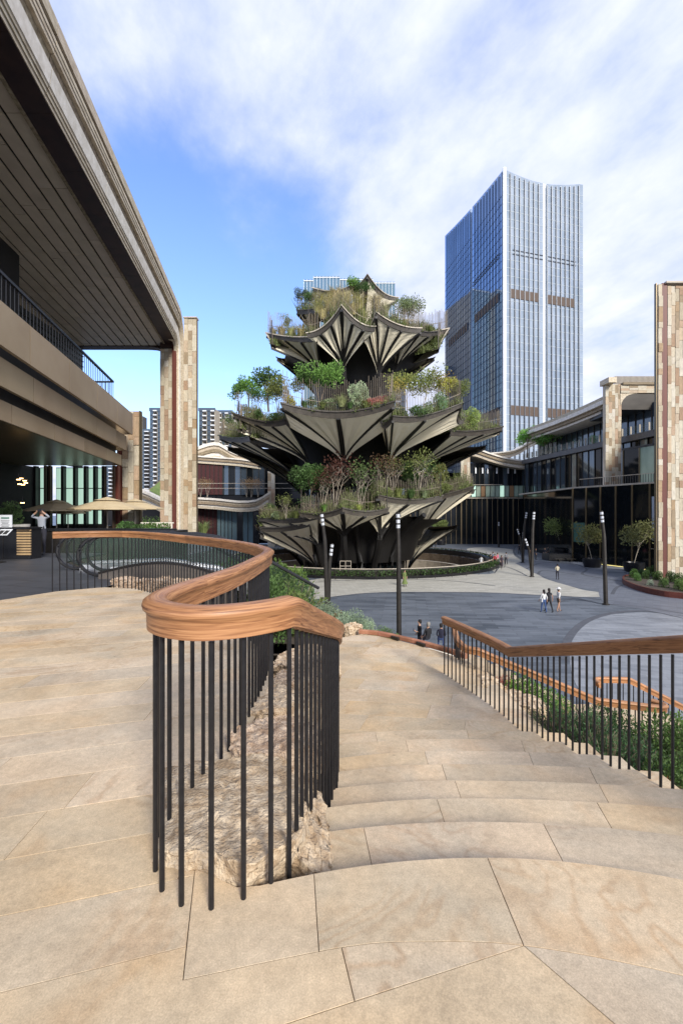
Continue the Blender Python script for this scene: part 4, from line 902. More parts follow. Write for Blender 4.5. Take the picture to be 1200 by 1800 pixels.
tierplants([
 (470, 912, 14.2, PG_A, 1.1, 1, 'dark grass at the left tip'), (485, 912, 14.4, PB_A, .7, 4, 'grey green shrub near the left tip'), (503, 911, 14.6, PT_C, .9, 2, 'slim bare stemmed tree left'), (520, 911, 14.8, PG_A, 1.2, 2, 'olive grass left of the front canopy'), (538, 911, 14.6, PT_C, .85, 1, 'second bare stemmed tree left'), (475, 905, 13.5, PB_M, .9, 1, 'dark bush behind the left tip'),
 (545, 893, 13.6, PT_D, 1.5, 1, 'large dark green tree'), (530, 893, 13.2, PT_A, 1.35, (.05, .09, .035), 'dense dark tree beside the large one'), (588, 897, 14.6, PT_C, 2.0, (.07, .03, .025), 'red brown leafed tree with white splayed stems'), (568, 897, 14.4, PT_C, 1.5, (.07, .035, .025), 'smaller red brown tree'), (570, 899, 15.5, PG_A, 1.2, 0, 'light grass on the front canopy'),
 (632, 897, 15.0, PT_C, 1.8, (.07, .10, .04), 'tall thin pale stemmed tree in the middle'), (630, 900, 15.8, PG_A, 1.2, (.30, .36, .10), 'bright yellow green clump by the pale stems'), (600, 900, 15.8, PG_A, 1.1, 1, 'dark clump in front of the white stems'), (652, 897, 15.6, PG_A, 1.2, 2, 'olive clump right of the front canopy'),
 (676, 872, 14.9, PT_C, 1.5, (.08, .05, .03), 'bronze leafed tree with pale stems'), (690, 868, 14.6, PT_C, 1.4, (.10, .11, .04), 'olive multi stemmed tree'), (735, 872, 14.9, PT_C, 1.7, 2, 'leaning pale stemmed tree on the right canopy'), (752, 872, 14.6, PT_C, 1.4, 1, 'dark multi stemmed tree on the right'), (700, 874, 15.6, PG_A, 1.5, 2, 'olive grass on the right canopy'), (722, 875, 15.7, PG_A, 1.4, 1, 'dark grass on the right canopy'), (745, 875, 15.5, PG_A, 1.4, 4, 'grey grass on the right canopy'), (765, 874, 15.4, PB_B, .9, (.14, .12, .07), 'brown shrub on the right canopy'), (785, 862, 14.9, PB_B, .9, 2, 'olive shrub near the right tip'), (808, 860, 15.0, PG_A, 1.0, 2, 'grass near the right tip'), (680, 874, 15.8, PB_A, .8, 2, 'olive shrub at the canopy corner'),
 (770, 850, 13.5, PB_M, 1.5, (.12, .13, .05), 'olive bush hanging at the back right'), (720, 850, 12.5, PB_M, 1.6, 1, 'dark bush in shade at the back'), (640, 880, 13.5, PB_M, 1.0, 1, 'dark bush in shade behind the stems'),
], T3)
# loose low planting spilling along every rim
mb = MB()
for p, B in FR:
    o = Vector((p.x-AX.x, p.y-AX.y, 0)).normalized(); s_ = rgf.uniform(-.25, 3.6); r = p-o*s_; r.z += .45; n_ = noise.noise(r*.55)
    if n_ < -.26: continue
    h = (.35+max(0, n_+.22)*2.9)*rgf.uniform(.4, 1.1); lean = Vector((rgf.uniform(-.35, .35), rgf.uniform(-.35, .35), 0))*h
    if s_ < .1: h *= .6; lean += o*.25
    if rgf.random() < .5: w = Vector((rgf.uniform(-1, 1), rgf.uniform(-1, 1), 0)).normalized()*.06; i = mb.pts([r-w, r+w, r+lean+Vector((0, 0, h))]); mb.face(i)
    else:
        c = r+lean*.6+Vector((0, 0, h*rgf.random())); leafq(mb, c, (rv(rgf)+Vector((0, 0, .4))).normalized(), .13, .22, rgf)
half = len(mb.f)
fo = mb.build('ground_cover', LEAF, None, org=(0, 0, 0), recalc=False, kind='stuff'); fo.color = (.11, .135, .055, 1)
# plants down in the ring
for k, (u, v, Rr, c, l) in enumerate([(700, 972, 14, OL, 'olive shrub down in the ring'), (720, 975, 14.5, DG, 'dark shrub down in the ring'), (745, 975, 15, (.12, .06, .04), 'brown shrub down in the ring'), (770, 968, 15.5, DG, 'dark shrub at the far end of the ring')]):
    p = bs(u, v, Rr); plant(PB_B, (p.x+3, p.y+6, -7.5), 1.5, c, l)
# ------------------------------------------------------------------ left building
def xe(Y, off=0): return -10.1-.161*Y+off
lb = thing('mall_building', 'near building with broad stone framed roof, plank soffit and bronze balcony bands', 'building', (-20, 30, 0))
CP = []
def frame_path(off, y0=-8.0, y1=54.0, zt=24.7, zb=-5.5, rad=2.6, dz=0.0):
    """runs along the eave then bends down the pillar; off = distance inside the outer line"""
    P = [Vector((xe(y), y, zt-dz)) for y in [y0+(y1-off-rad-y0)*k/24 for k in range(25)]]
    for k in range(1, 9):
        a = k/8*math.pi/2; y = y1-off-rad+rad*math.sin(a); P.append(Vector((xe(y), y, zt-dz-rad+rad*math.cos(a))))
    P += [Vector((xe(y1-off), y1-off, z)) for z in (-5.5,)]; return P
def layer(name, m, dz0, dz1, out0, out1, seg=0, y1=54.0, rad=2.6, down=True):
    """one moulding of the frame between depth dz0..dz1 below the outer line, standing out by out0/out1"""
    A = frame_path(0, y1=y1-dz0*.42, dz=dz0, rad=max(.4, rad-dz0*.3)); B = frame_path(0, y1=y1-dz1*.42, dz=dz1, rad=max(.4, rad-dz1*.3))
    if not down: A, B = A[:25], B[:25]
    n = len(A); seg = seg or n
    k = 0
    while k < n-1:
        e = min(k+seg, n-1); mb = MB(); prev = None
        for j in range(k, e+1):
            a = A[j].copy(); b = B[j].copy(); a.x += out0; b.x += out1
            if j == e and e < n-1:
                a = a.lerp(A[j-1]+Vector((out0, 0, 0)), .02); b = b.lerp(B[j-1]+Vector((out1, 0, 0)), .02)
            dd_ = -.7 if j < 26 else -.3; i = mb.pts([a, b, b+Vector((dd_, 0, 0)), a+Vector((dd_, 0, 0))])
            if prev:
                for q in range(4): mb.face((prev[q], prev[(q+1) % 4], i[(q+1) % 4], i[q]))
            else: mb.face(i)
            prev = i
        mb.face(prev); mb.build(name, m, lb); k = e
layer('roof_capping', RIBST, -.25, .45, .10, .10, 3)
layer('red_strip', MAROON, .45, .70, -.02, -.02, 6)
for q in range(3): layer('ribbed_moulding', RIBST, .70+q*.24, .92+q*.24, .06-q*.04, .06-q*.04, 3)
layer('concave_moulding', BROWNST, 1.42, 2.1, -.22, -.30, 3)
layer('pale_fascia', WHITEST, 2.1, 2.95, -.10, -.20, 3)
for q in range(3): layer('ribbed_moulding', RIBST, 2.95+q*.22, 3.14+q*.22, -.26-q*.07, -.26-q*.07, 3)
# dark underside band, gold trim, soffit planks
SZ = 21.1
def strip(name, m, o0, o1, z, h, y0, y1, n):
    for k in range(n):
        a = y0+(y1-y0)*k/n; b = y0+(y1-y0)*(k+1)/n-.012
        MB().prism([(xe(a)+o0, a), (xe(a)+o1, a), (xe(b)+o1, b), (xe(b)+o0, b)], z, z+h).build(name, m, lb)
strip('underside_band', MAROON, -1.75, -.45, SZ, .5, -8, 52.6, 16)
strip('gold_trim', BROWNST, -1.95, -1.76, SZ-.06, .4, -8, 52.6, 16)
xx = -1.98; rs = random.Random(4)
for r in range(13):
    w = .96; y = 8+rs.uniform(0, 3) if r > 1 else 12; yy = y
    if r > 8 and yy < 20: yy = 20+rs.uniform(0, 2)
    while yy < 53.2:
        y2 = min(yy+5.2, 53.4); MB().prism([(xe(yy)+xx-w+.15, yy+.02), (xe(yy)+xx, yy+.02), (xe(y2)+xx, y2-.02), (xe(y2)+xx-w+.15, y2-.02)], SZ+.12, SZ+.2).build('soffit_plank', SOFF, lb); yy = y2
    xx -= w
MB().prism([(xe(-8)-2, -8), (xe(53.6)-2, 53.6), (xe(53.6)-18, 53.6), (xe(-8)-18, -8)], SZ+.32, SZ+.6).build('soffit_backing', DARKM, lb)
MB().prism([(xe(-8)-.6, -8), (xe(54)-.6, 53.6), (xe(54)-18, 53.6), (xe(-8)-18, -8)], SZ+.62, SZ+3.2).build('roof', BROWNST, lb)
# end beam of the soffit with rounded corner
pp = []
mb = MB(); prev = None
for k in range(20):
    x = -20.9-(k/19)*11; z = SZ+.05-.55*math.exp(-((-20.9-x))*1.6); i = mb.pts([(x, 53.4, z), (x, 54.6, z), (x, 54.6, z+1.2), (x, 53.4, z+1.2)])
    if prev:
        for q in range(4): mb.face((prev[q], prev[(q+1) % 4], i[(q+1) % 4], i[q]))
    prev = i
mb.build('end_beam', MAROON, lb)
bx('end_trim', RIBST, lb, (-26.3, 53.3, SZ+.32), (10.6, .2, .22))
# pillar at the far corner: stone, red strip, ribs, stone
def stonewall(parent, x0, x1, Y, z0, z1, cw, ch, seed, depth=.12, dirv=(1, 0), core=True, bd=1.2, origin=None):
    """rectangular face of stone blocks; dirv = direction of the face in plan"""
    rg = random.Random(seed); n = max(1, round((x1-x0)/cw)); w = (x1-x0)/n; dx, dy = dirv; an = math.atan2(dy, dx); nx, ny = dy, -dx
    def P(s, o): return (x0+dx*s+nx*o, Y+dy*s+ny*o)
    if core:
        c = P((x1-x0)/2, -bd/2-.03); bx('core', RIBST, parent, (c[0], c[1], (z0+z1)/2), ((x1-x0)-.03, bd, z1-z0-.05), an)
    for k in range(n):
        z = z0-rg.uniform(0, ch)
        while z < z1:
            h = ch*rg.choice((.55, .8, 1, 1.4)); a, b = max(z, z0), min(z+h, z1)
            if b-a > .12:
                o = rg.uniform(-.02, .05); c = P((k+.5)*w, o-.1); bx('stone_block', BLOCKM, parent, (c[0], c[1], (a+b)/2), (w-.02, .3, b-a-.02), an)
            z += h
stonewall(lb, -20.95, -19.5, 52.7, -5.5, 20.6, .48, 1.3, 1, bd=2.4)
bx('red_strip', REDM, lb, (-19.22, 52.75, 7.9), (.46, .8, 26.8))
stonewall(lb, -18.72, -17.2, 54.15, -5.5, 24.75, .5, 1.4, 2, bd=.5)
bx('capping', TRIML, lb, (-17.95, 54.4, 24.82), (1.6, .9, .14))
bx('edge_trim', BRASS, lb, (-17.16, 54.2, 9.6), (.07, .3, 30.2))
for k, (a, b, m) in enumerate([(-19.0, -18.74, WHITEST)]):
    for j in range(14): bx('stone_course', m, lb, ((a+b)/2, 54.2+.03*k, -4.6+j*1.82), (b-a, .8, 1.79))
bx('corner_fill', MAROON, lb, (-20.0, 53.0, 21.0), (1.7, 1.2, .7))
# upper-storey walls under the soffit
wl = MB().prism([(-28.6, 20), (-31.2, 55), (-31.6, 55), (-29, 20)], 7, 21.2).build('upper_wall', mat('grey_louvre', (.045, .05, .048), (.07, .075, .07), rough=.6), lb)
for k in range(22):
    z = 7.4+k*.62; MB().prism([(-28.48, 20), (-31.08, 55), (-31.2, 55), (-28.6, 20)], z, z+.07).build('louvre', DARKM, lb)
MB().prism([(-21.0, 8), (-24.6, 34.8), (-30, 34.8), (-30, 8)], 7, 21.25).build('stair_tower_wall', mat('black_cladding', (.008, .008, .009), (.014, .014, .014), rough=.6), lb)
# balcony slab with three stepped bronze bands
def xb(Y): return -9.1-.203*(Y-12.2)
an = math.atan2(1, -.203); dn = Vector((-.203, 1, 0)).normalized(); nn = Vector((dn.y, -dn.x, 0))
for z0, z1, o, sh in ((6.02, 7.2, 0, 0), (5.08, 5.88, -.30, 1.3), (4.22, 4.80, -.55, .4)):
    ye = 26.0+o*.6; y = ye
    while y > 2:
        l = 3.05
        if y == ye: l = 3.05-sh*.8 if sh else 3.05
        a, b = y-l+.012, y-.012; m_ = (a+b)/2
        MB().prism([(xb(a)+o, a), (xb(b)+o, b), (xb(b)+o-.12, b), (xb(a)+o-.12, a)], z0, z1).build('bronze_panel', BRONZEP, lb); y -= l
    bx('bronze_panel', BRONZEP, lb, (xb(ye)+o-6, ye-.06, (z0+z1)/2), (12, .12, z1-z0))
MB().prism([(xb(2)-.75, 2), (xb(25.4)-.75, 25.3), (-30, 25.3), (-30, 2)], 4.30, 7.08).build('balcony_slab', DARKM, lb)
MB().prism([(xb(2)-.6, 2), (xb(25.4)-.6, 25.45), (-30, 25.45), (-30, 2)], 4.20, 4.28).build('canopy_ceiling', mat('ceiling_bronze', (.10, .075, .04), (.13, .10, .055), rough=.35, metal=.3), lb)
t = thing('balcony_railing', 'black metal railing on top of the bronze balcony bands', 'railing', (-11, 18, 7.1)); Pq = []
y = 9.0
while y < 23.4: Pq.append((xb(y)-.35, y)); y += .24
Pq += [(xb(23.4)-.35-.2*k, 23.4+.0) for k in range(14)]
for x, y in Pq: shared('baluster', balm, t, (x, y, 7.08), (1.2, 1.2, 1.18))
MB().tube([(xb(9)-.35, 9, 8.28), (xb(23.4)-.35, 23.4, 8.28), (xb(23.4)-3.2, 23.4, 8.28)], .06, 4).build('handrail', BLACK, t)
# ground-floor glass front behind the terrace
GL = [(72, 81), (100, 110), (117, 132), (138, 150), (157, 167), (173, 182)]
for a, b in GL:
    x0, x1 = (a-600)/F*27, (b-600)/F*27; f = bx('window', DARKM, lb, ((x0+x1)/2, 27.1, 2.5), (x1-x0+.12, .12, 3.5))
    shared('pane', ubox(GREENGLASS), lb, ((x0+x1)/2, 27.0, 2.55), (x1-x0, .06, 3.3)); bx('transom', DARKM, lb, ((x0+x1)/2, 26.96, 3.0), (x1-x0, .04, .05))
for u in (66, 90, 114, 135, 153.5, 170, 185, 209): bx('column', BLACK if u != 209 else REDM, lb, ((u-600)/F*26.9, 26.8, 2.0), (.15, .3, 4.6))
for u in (86, 94, 205): bx('mullion', mat('brown_frame', (.06, .035, .02), rough=.5), lb, ((u-600)/F*26.8, 26.5, 2.0), (.12, .12, 4.6))
bx('sill_wall', DARKM, lb, (-15.8, 27.0, .3), (5.0, .3, 1.0))
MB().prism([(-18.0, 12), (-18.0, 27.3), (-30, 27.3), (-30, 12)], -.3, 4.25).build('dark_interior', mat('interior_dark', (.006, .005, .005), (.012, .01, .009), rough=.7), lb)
WARM = mat('warm_light', (1, .62, .25), rough=.5, emis=5)
for k, (u, v) in enumerate([(33, 843), (38, 841), (44, 845), (35, 851), (41, 852), (46, 849), (40, 884)]):
    p = W3(u, v, 17.9); t = thing('pendant_lamp', 'tiny warm pendant lamp glowing inside the dark cafe entrance', 'lamp', (p.x, p.y, p.z), 'warm lamps in the cafe entrance')
    MB().box(p, (.13, .04, .03)).build('bulb', WARM, t); MB().tube([p, p+Vector((0, 0, .25))], .006, 3).build('cord', BLACK, t)
p = thing('stone_pillar', 'stone clad pillar beside the bronze balcony end, standing behind the umbrellas', 'pillar', (-12.9, 28, -.4))
stonewall(p, -13.45, -12.38, 28.0, -1.5, 7.8, .36, .9, 7, bd=.35)
bx('red_strip', REDM, p, (-13.62, 28.1, 3.2), (.25, .4, 9.2)); bx('edge_trim', BRASS, p, (-12.34, 28, 3.2), (.06, .3, 9.2))

# ---- dark paving, dining terrace, escalators
struct(MB().poly([(-5.5, 8.8, -.006), (-4.85, 9.32, -.006), (-4.75, 10.2, -.006), (-6.2, 11.4, -.006), (-8.6, 14.2, -.006), (-9, 17.5, -.006), (-30, 17.5, -.006), (-30, 3, -.006), (-7.55, 4.4, -.006), (-7.55, 5.02, -.006), (-5.9, 7.92, -.006)]).build('dark_paving', DARKPAV))
struct(MB().prism([(-4.75, 10.2), (-6.2, 11.4), (-8.6, 14.2), (-9, 17.5), (-30, 17.5), (-30, 3), (-7.7, 3), (-5.6, 8.8)], -5.4, -.05).build('lower_terrace', GROUT))
struct(MB().prism([(-7.6, 17.6), (-7.0, 24), (-8, 32), (-30, 32), (-30, 17.6)], -5.4, -.45).build('dining_terrace', DARKPAV))
_g = mat('clear_glass', (.05, .09, .07), rough=.03, spec=.5); _g.node_tree.nodes['Principled BSDF'].inputs['Alpha'].default_value = .14
def escalator(x, y, label):
    e = thing('escalator', label, 'escalator', (x, y, 0), 'escalators beside the terrace')
    dx, dy = .95, .31
    def q(s, o, z): return Vector((x+dx*s-dy*o, y+dy*s+dx*o, z))
    for o in (-.48, .48):
        L_ = []
        for k in range(13):
            a = math.pi*(1.5-k/12); L_.append(q(.0-.46*math.cos(a-math.pi)*-1 if 0 else .46*math.cos(a), o, .50+.46*math.sin(a)))
        L_ = [q(1.0, o, .06)]+L_+[q(2.2, o, .96), q(2.8, o, .86), q(3.6, o, .50), q(5.4, o, -.55)]
        MB().tube(L_, .042, 6).build('handrail', BLACK, e, smooth=True)
        g = MB(); tp = [(-.40, .50), (-.3, .78), (0, .92), (2.2, .92), (2.8, .82), (3.6, .46), (5.4, -.59)]; bt = [(-.40, .48), (-.3, .25), (0, .1), (2.2, .12), (2.8, .02), (3.6, -.34), (5.4, -1.4)]
        for (a, b), (c, d_) in zip(zip(tp, bt), list(zip(tp, bt))[1:]): g.poly([q(a[0], o, a[1]), q(c[0], o, c[1]), q(d_[0], o, d_[1]), q(b[0], o, b[1])])
        gm = MATS['clear_glass']; g.build('glass_side', gm, e, recalc=False)
        k_ = MB(); top = [(0.1, .14), (2.2, .16), (2.8, .06), (3.6, -.30), (5.4, -1.35)]
        for (a, b), (c, d_) in zip(top, top[1:]):
            k_.poly([q(a, o-.14, b), q(c, o-.14, d_), q(c, o+.14, d_), q(a, o+.14, b)]); k_.poly([q(a, o-.14, b), q(c, o-.14, d_), q(c, o-.14, d_-.35), q(a, o-.14, b-.35)]); k_.poly([q(a, o+.14, b), q(c, o+.14, d_), q(c, o+.14, d_-.35), q(a, o+.14, b-.35)])
        k_.build('skirt', MATS.get('steel') or mat('steel', (.55, .56, .58), (.65, .66, .68), rough=.3, metal=.9), e, recalc=False)
    mb = MB(); top = [(0, .02), (2.2, .03), (2.8, -.05), (3.6, -.42), (5.4, -1.5)]
    for (a, b), (c, d_) in zip(top, top[1:]): mb.poly([q(a, -.4, b), q(c, -.4, d_), q(c, .4, d_), q(a, .4, b)])
    mb.build('step_band', MATS['steel'], e, recalc=False)
    MB().poly([q(.3, -.36, .045), q(2.2, -.36, .052), q(2.2, -.32, .052), q(.3, -.32, .045)]).build('yellow_line', mat('yellow_line', (.6, .45, .08), rough=.5), e)
escalator(-5.9, 11.3, 'escalator nearest the terrace railing, with black looped handrail')
escalator(-7.2, 12.6, 'escalator behind the nearest one, its loop farthest from the lens')
w = thing('curved_parapet', 'low curved grey brown parapet behind the terrace railing', 'parapet', (-4.2, 10.6, 0)); mb = MB(); prev = None
for k in range(25):
    s_ = k/24; x = -5.6+s_*3.3; y = 10.5-.9*s_*s_; z = .10+.26*math.sin(math.pi*min(1, s_*1.02)); i = mb.pts([(x, y, -1.5), (x, y+.35, -1.5), (x, y+.35, z), (x, y, z)])
    if prev:
        for q in range(4): mb.face((prev[q], prev[(q+1) % 4], i[(q+1) % 4], i[q]))
    prev = i
mb.build('wall', mat('grey_brown', (.10, .085, .075), (.14, .12, .10), rough=.7), w)
pts_ = [Vector((-5.6+s_/24*3.3, 10.5-.9*(s_/24)**2, .13+.26*math.sin(math.pi*min(1, s_/24*1.02)))) for s_ in range(25)]
MB().tube(pts_, .03, 5).build('capping', DARKM, w)
struct(MB().poly([(-6.5, 12.5, -1.6), (-2.4, 10, -1.3), (1, 12.5, -2.2), (0, 24, -5.45), (-8, 40, -5.45), (-12, 60, -5.4), (-22, 60, -5.4), (-16, 34, -3.5), (-7.4, 24, -1.6)]).build('planted_slope', SOIL))
rq = random.Random(91)
sl = ['loose leafy green shrub', 'low round green shrub', 'small leaved dark shrub', 'upright needle leaved shrub', 'spreading olive green shrub', 'soft pale green shrub']; hl = ['wedged near the curved parapet', 'behind the escalator rails', 'below the stone pillar', 'among pale boulders on the slope', 'at the top of the slope by the umbrellas', 'beside the white steps']
for k in range(46):
    u = rq.uniform(215, 520); Y = rq.uniform(13, 34); x = (u-600)/F*Y; z = -1.6-(Y-12)*.17
    if u < 330 and Y < 17: z -= .3
    plant(rq.choice([PB_M, PB_A, PB_N, PN_A, PB_B]), (x, Y, z-.2), rq.uniform(.7, 1.3), rq.choice([DG, MG, (.08, .13, .04), OL, (.10, .13, .06)]), ('%s on the planted slope behind the winding railing' % sl[k % 6]), group='shrubs on the slope behind the railing')
for k in range(14):
    u = rq.uniform(200, 300); Y = rq.uniform(18.3, 19.5); plant(rq.choice([PB_M, PB_N, PB_A]), ((u-600)/F*Y, Y, .45), rq.uniform(.35, .6), rq.choice([DG, MG, (.06, .12, .04)]), 'green plant in the long planter under the umbrellas', group='plants in the planter under the umbrellas')
t = thing('long_planter', 'long dark planter wall in front of the umbrellas', 'planter', (-9.5, 18.8, -.45)); MB().prism([(-13.5, 18.2), (-6.6, 17.9), (-6.6, 19.6), (-13.5, 19.8)], -1.6, .82).build('box', DARKM, t); MB().prism([(-13.6, 18.1), (-6.5, 17.8), (-6.5, 18.0), (-13.6, 18.3)], .84, .92).build('capping', BLACK, t)
for k, (u, Y, s_) in enumerate([(258, 24, 1.0), (245, 30, 1.2), (290, 26, .8), (272, 22, .6)]):
    plant(PT_D, ((u-600)/F*Y, Y, -.9), s_*.42, MG, ['palm like green tree right of the umbrellas', 'green tree between pillar and umbrellas', 'small tree in front of the tall pillar', 'low tree at the end of the planter'][k])
# pale steps / fence by the pillar
t = thing('white_fence', 'short pale slatted fence left of the tall pillar', 'fence', (-11, 26, -.4))
for k in range(11): bx('picket', WHITEST, t, (-10.9+k*.16, 25, .55), (.05, .05, .9))
bx('rail', WHITEST, t, (-10.1, 25, 1.0), (1.8, .06, .06))
UM = mat('umbrella_cloth', (.46, .36, .21), (.54, .43, .26), rough=.8)
def umbrella(x, y, r, zr, label):
    t = thing('umbrella', label, 'umbrella', (x, y, -.45), 'beige parasols on the dining terrace'); c = MB(); n = 8
    R0 = c.pts([(x+r*math.cos(2*math.pi*(k+.5)/n), y+r*math.sin(2*math.pi*(k+.5)/n), zr-.05) for k in range(n)]); R1 = c.pts([(x+r*math.cos(2*math.pi*(k+.5)/n), y+r*math.sin(2*math.pi*(k+.5)/n), zr) for k in range(n)])
    R2 = c.pts([(x+.28*r*math.cos(2*math.pi*(k+.5)/n), y+.28*r*math.sin(2*math.pi*(k+.5)/n), zr+.38) for k in range(n)])
    for k in range(n): c.face((R0[k], R0[(k+1) % n], R1[(k+1) % n], R1[k])); c.face((R1[k], R1[(k+1) % n], R2[(k+1) % n], R2[k]))
    c.build('canopy', UM, t, recalc=False); v = MB(); a = v.pts([(x+.36*r*math.cos(2*math.pi*(k+.5)/n), y+.36*r*math.sin(2*math.pi*(k+.5)/n), zr+.40) for k in range(n)]); b = v.pts([(x, y, zr+.58)])[0]
    for k in range(n): v.face((a[k], a[(k+1) % n], b))
    v.build('vent_cap', UM, t, recalc=False); MB().tube([(x, y, -.45), (x, y, zr+.55)], .03, 6).build('pole', TRIML, t); s_ = MB()
    for k in range(n): s_.tube([(x, y, zr-.1), (x+.95*r*math.cos(2*math.pi*(k+.5)/n), y+.95*r*math.sin(2*math.pi*(k+.5)/n), zr-.02)], .012, 3)
    s_.build('rib', BRASS, t)
umbrella(-15.0, 24, 1.62, 1.68, 'beige parasol farthest to the cafe entrance side')
umbrella(-11.3, 22, 1.72, 1.74, 'largest beige parasol with a vent cap, middle of the row')
umbrella(-12.0, 26.5, 1.6, 1.80, 'beige parasol partly behind the largest one, next to the stone pillar')
umbrella(-15.6, 27.6-1.6, .9, 1.55, 'small beige parasol in shade between the first two')
# menu counter and signs
t = thing('menu_counter', 'timber slatted reception counter at the dark cafe entrance', 'counter', (-10.9, 15, 0)); MB().box((-10.9, 15.3, .5), (1.3, .55, 1.0)).build('body', BLACK, t)
for k in range(11): bx('slat', MATS.get('slat_wood') or mat('slat_wood', (.36, .24, .12), (.46, .32, .17), rough=.5), t, (-10.45, 15.0, .08+k*.088), (.45, .05, .055)) if k else mat('slat_wood', (.36, .24, .12), (.46, .32, .17), rough=.5)
bx('counter_top', BLACK, t, (-10.9, 15.2, 1.03), (1.4, .7, .05))
t = thing('menu_stand', 'thin stand holding two open menus in front of the counter', 'menu stand', (-10.6, 14, 0)); mb = MB()
mb.tube([(-10.6, 14, 0), (-10.6, 14, .85)], .02, 5); mb.box((-10.6, 14, .01), (.4, .3, .02)); mb.build('stand', DARKM, t)
INK = mat('ink', (.03, .03, .03), rough=.8)
for dx in (-.27, .13):
    M_ = Matrix.Translation((-10.48+dx, 13.98, .93)) @ Matrix.Rotation(R(35), 4, 'X'); MB().box((0, 0, 0), (.36, .30, .015), M=M_).build('menu', WHITEP, t)
    for k in range(2): MB().box((-.08+.16*k, -.02, .011), (.13, .2, .004), M=M_).build('menu_photo', INK, t)
t = thing('poster_sign', 'white framed notice board standing beside the menu counter', 'sign', (-11.0, 15.6, 0)); MB().box((-10.98, 14.9, 1.22), (.42, .03, .48)).build('board', WHITEP, t); bx('heading', mat('sign_green', (.10, .22, .17), rough=.6), t, (-10.98, 14.88, 1.36), (.26, .01, .05))
for k in range(5): bx('text_line', INK, t, (-10.98, 14.88, 1.27-k*.045), (.28-.04*(k % 3), .01, .012))
mb = MB(); mb.tube([(-11.1, 14.95, 0), (-11.1, 14.95, 1.0)], .012, 4); mb.build('leg', DARKM, t)
plant(PB_M, (-12.6, 17.3, 1.1), .5, (.08, .13, .05), 'green potted plant at the dark cafe entrance')
t = thing('stone_pot', 'pale stone pot under the plant at the cafe entrance', 'pot', (-12.3, 17.3, .0)); MB().lathe([(.01, 0), (.25, 0), (.42, 1.1), (.36, 1.1), (.3, 1.0), (.01, 1.0)], (-12.3, 17.3, 0), 14).build('body', WHITEST, t, smooth=True)

# ------------------------------------------------------------------ distant high-rises on the left
def highrise(u0, u1, v, Y, label, floors, bays, dep=25, c=BLUEGLASS, skin=None, group='distant high-rise blocks'):
    x0, x1 = (u0-600)/F*Y, (u1-600)/F*Y; zt = EYE+(HZ-v)/F*Y; t = thing('high_rise', label, 'building', ((x0+x1)/2, Y, -5.5), group)
    bx('body', skin or TRIML, t, ((x0+x1)/2, Y+dep/2, (zt-5.5)/2), (x1-x0, dep, zt+5.5))
    h = (zt-2)/floors; w = (x1-x0)/bays; rg = random.Random(int(u0))
    for k in range(bays):
        if k % 2 == 0: bx('window_strip', c, t, (x0+(k+.5)*w, Y-.2, (zt-6)/2), (w*.86, .5, zt+4))
    for k in range(floors):
        z = zt-(k+.6)*h
        for j in range(1, bays, 2): bx('balcony', WHITEP, t, (x0+(j+.5)*w, Y-.9, z), (w*.95, 1.8, h*.22)); bx('window', DARKM, t, (x0+(j+.5)*w, Y-.15, z+h*.45), (w*.8, .4, h*.5))
        for j in range(0, bays, 2): bx('floor_line', DARKM, t, (x0+(j+.5)*w, Y-.5, z), (w*.86, .1, h*.12))
    bx('parapet', c, t, ((x0+x1)/2, Y-.3, zt-.8), (x1-x0+.6, .8, 2.2)); return t
highrise(264, 284, 718, 300, 'blue glass flank of the tall flats left of the stone pillar', 24, 3)
highrise(284, 308, 722, 290, 'tall block of flats with white balconies behind the stone pillar', 24, 4)
highrise(247, 263, 755, 340, 'grey slab block with balcony stripes, lowest of the left flats', 22, 2, skin=TRIM)
highrise(350, 378, 718, 330, 'blue and grey flats right of the stone pillar', 22, 4)
highrise(378, 408, 722, 345, 'stepped flats with glass balconies next to the green tier trees', 22, 5)
highrise(188, 204, 820, 240, 'pale block of flats glimpsed between cafe columns', 12, 3)
highrise(228, 236, 724, 380, 'far grey block just beside the cafe pillar top', 20, 2, skin=TRIM)
highrise(686, 712, 640, 330, 'blue glass block seen between upper and middle tier', 22, 3)

# ------------------------------------------------------------------ building behind the tower (left centre)
def band(parent, pts_, h, d, name='stone_band', mats=None, back=6):
    P = catmull([W3(*q) for q in pts_], 1.2); ms = mats or [WHITEST, RIBST, BROWNST, WHITEST, RIBST]; n = len(ms)
    for k, m in enumerate(ms):
        mb = MB(); prev = None; o = .28*(k % 2)+.12*k
        for j, p in enumerate(P):
            q = mb.pts([(p.x, p.y+o, p.z-h*k/n), (p.x, p.y+o, p.z-h*(k+1)/n+.03), (p.x, p.y+o+back, p.z-h*(k+1)/n+.03), (p.x, p.y+o+back, p.z-h*k/n)])
            if prev:
                for a in range(4): mb.face((prev[a], prev[(a+1) % 4], q[(a+1) % 4], q[a]))
            prev = q
        mb.build(name, m, parent)
RED = mat('red_curtain', (.025, .006, .006), (.075, .014, .014), rough=.8, stretch=(6, 1, .05), scale=2)
BLU = mat('blue_curtain', (.06, .11, .13), (.16, .24, .26), rough=.7, stretch=(5, 1, .05), scale=2)
hb = thing('curved_pavilion', 'two storey glass building with wavy stone bands and red curtains left of the leaf tower', 'building', (-22, 100, -5.5))
band(hb, [(330, 792, 99), (365, 779, 99), (385, 778, 99), (405, 790, 99), (430, 798, 99), (470, 800, 100)], 3.6, 1)
band(hb, [(338, 800, 97), (380, 803, 97), (420, 806, 97), (460, 812, 98), (480, 815, 99)], 1.6, 1)
band(hb, [(330, 873, 94), (380, 876, 93), (420, 880, 92.5), (450, 878, 93), (468, 868, 95), (480, 862, 98)], 2.3, 1, back=5)
bx('interior', BLKGLASS, hb, (-22, 103, 4), (30, 6, 18))
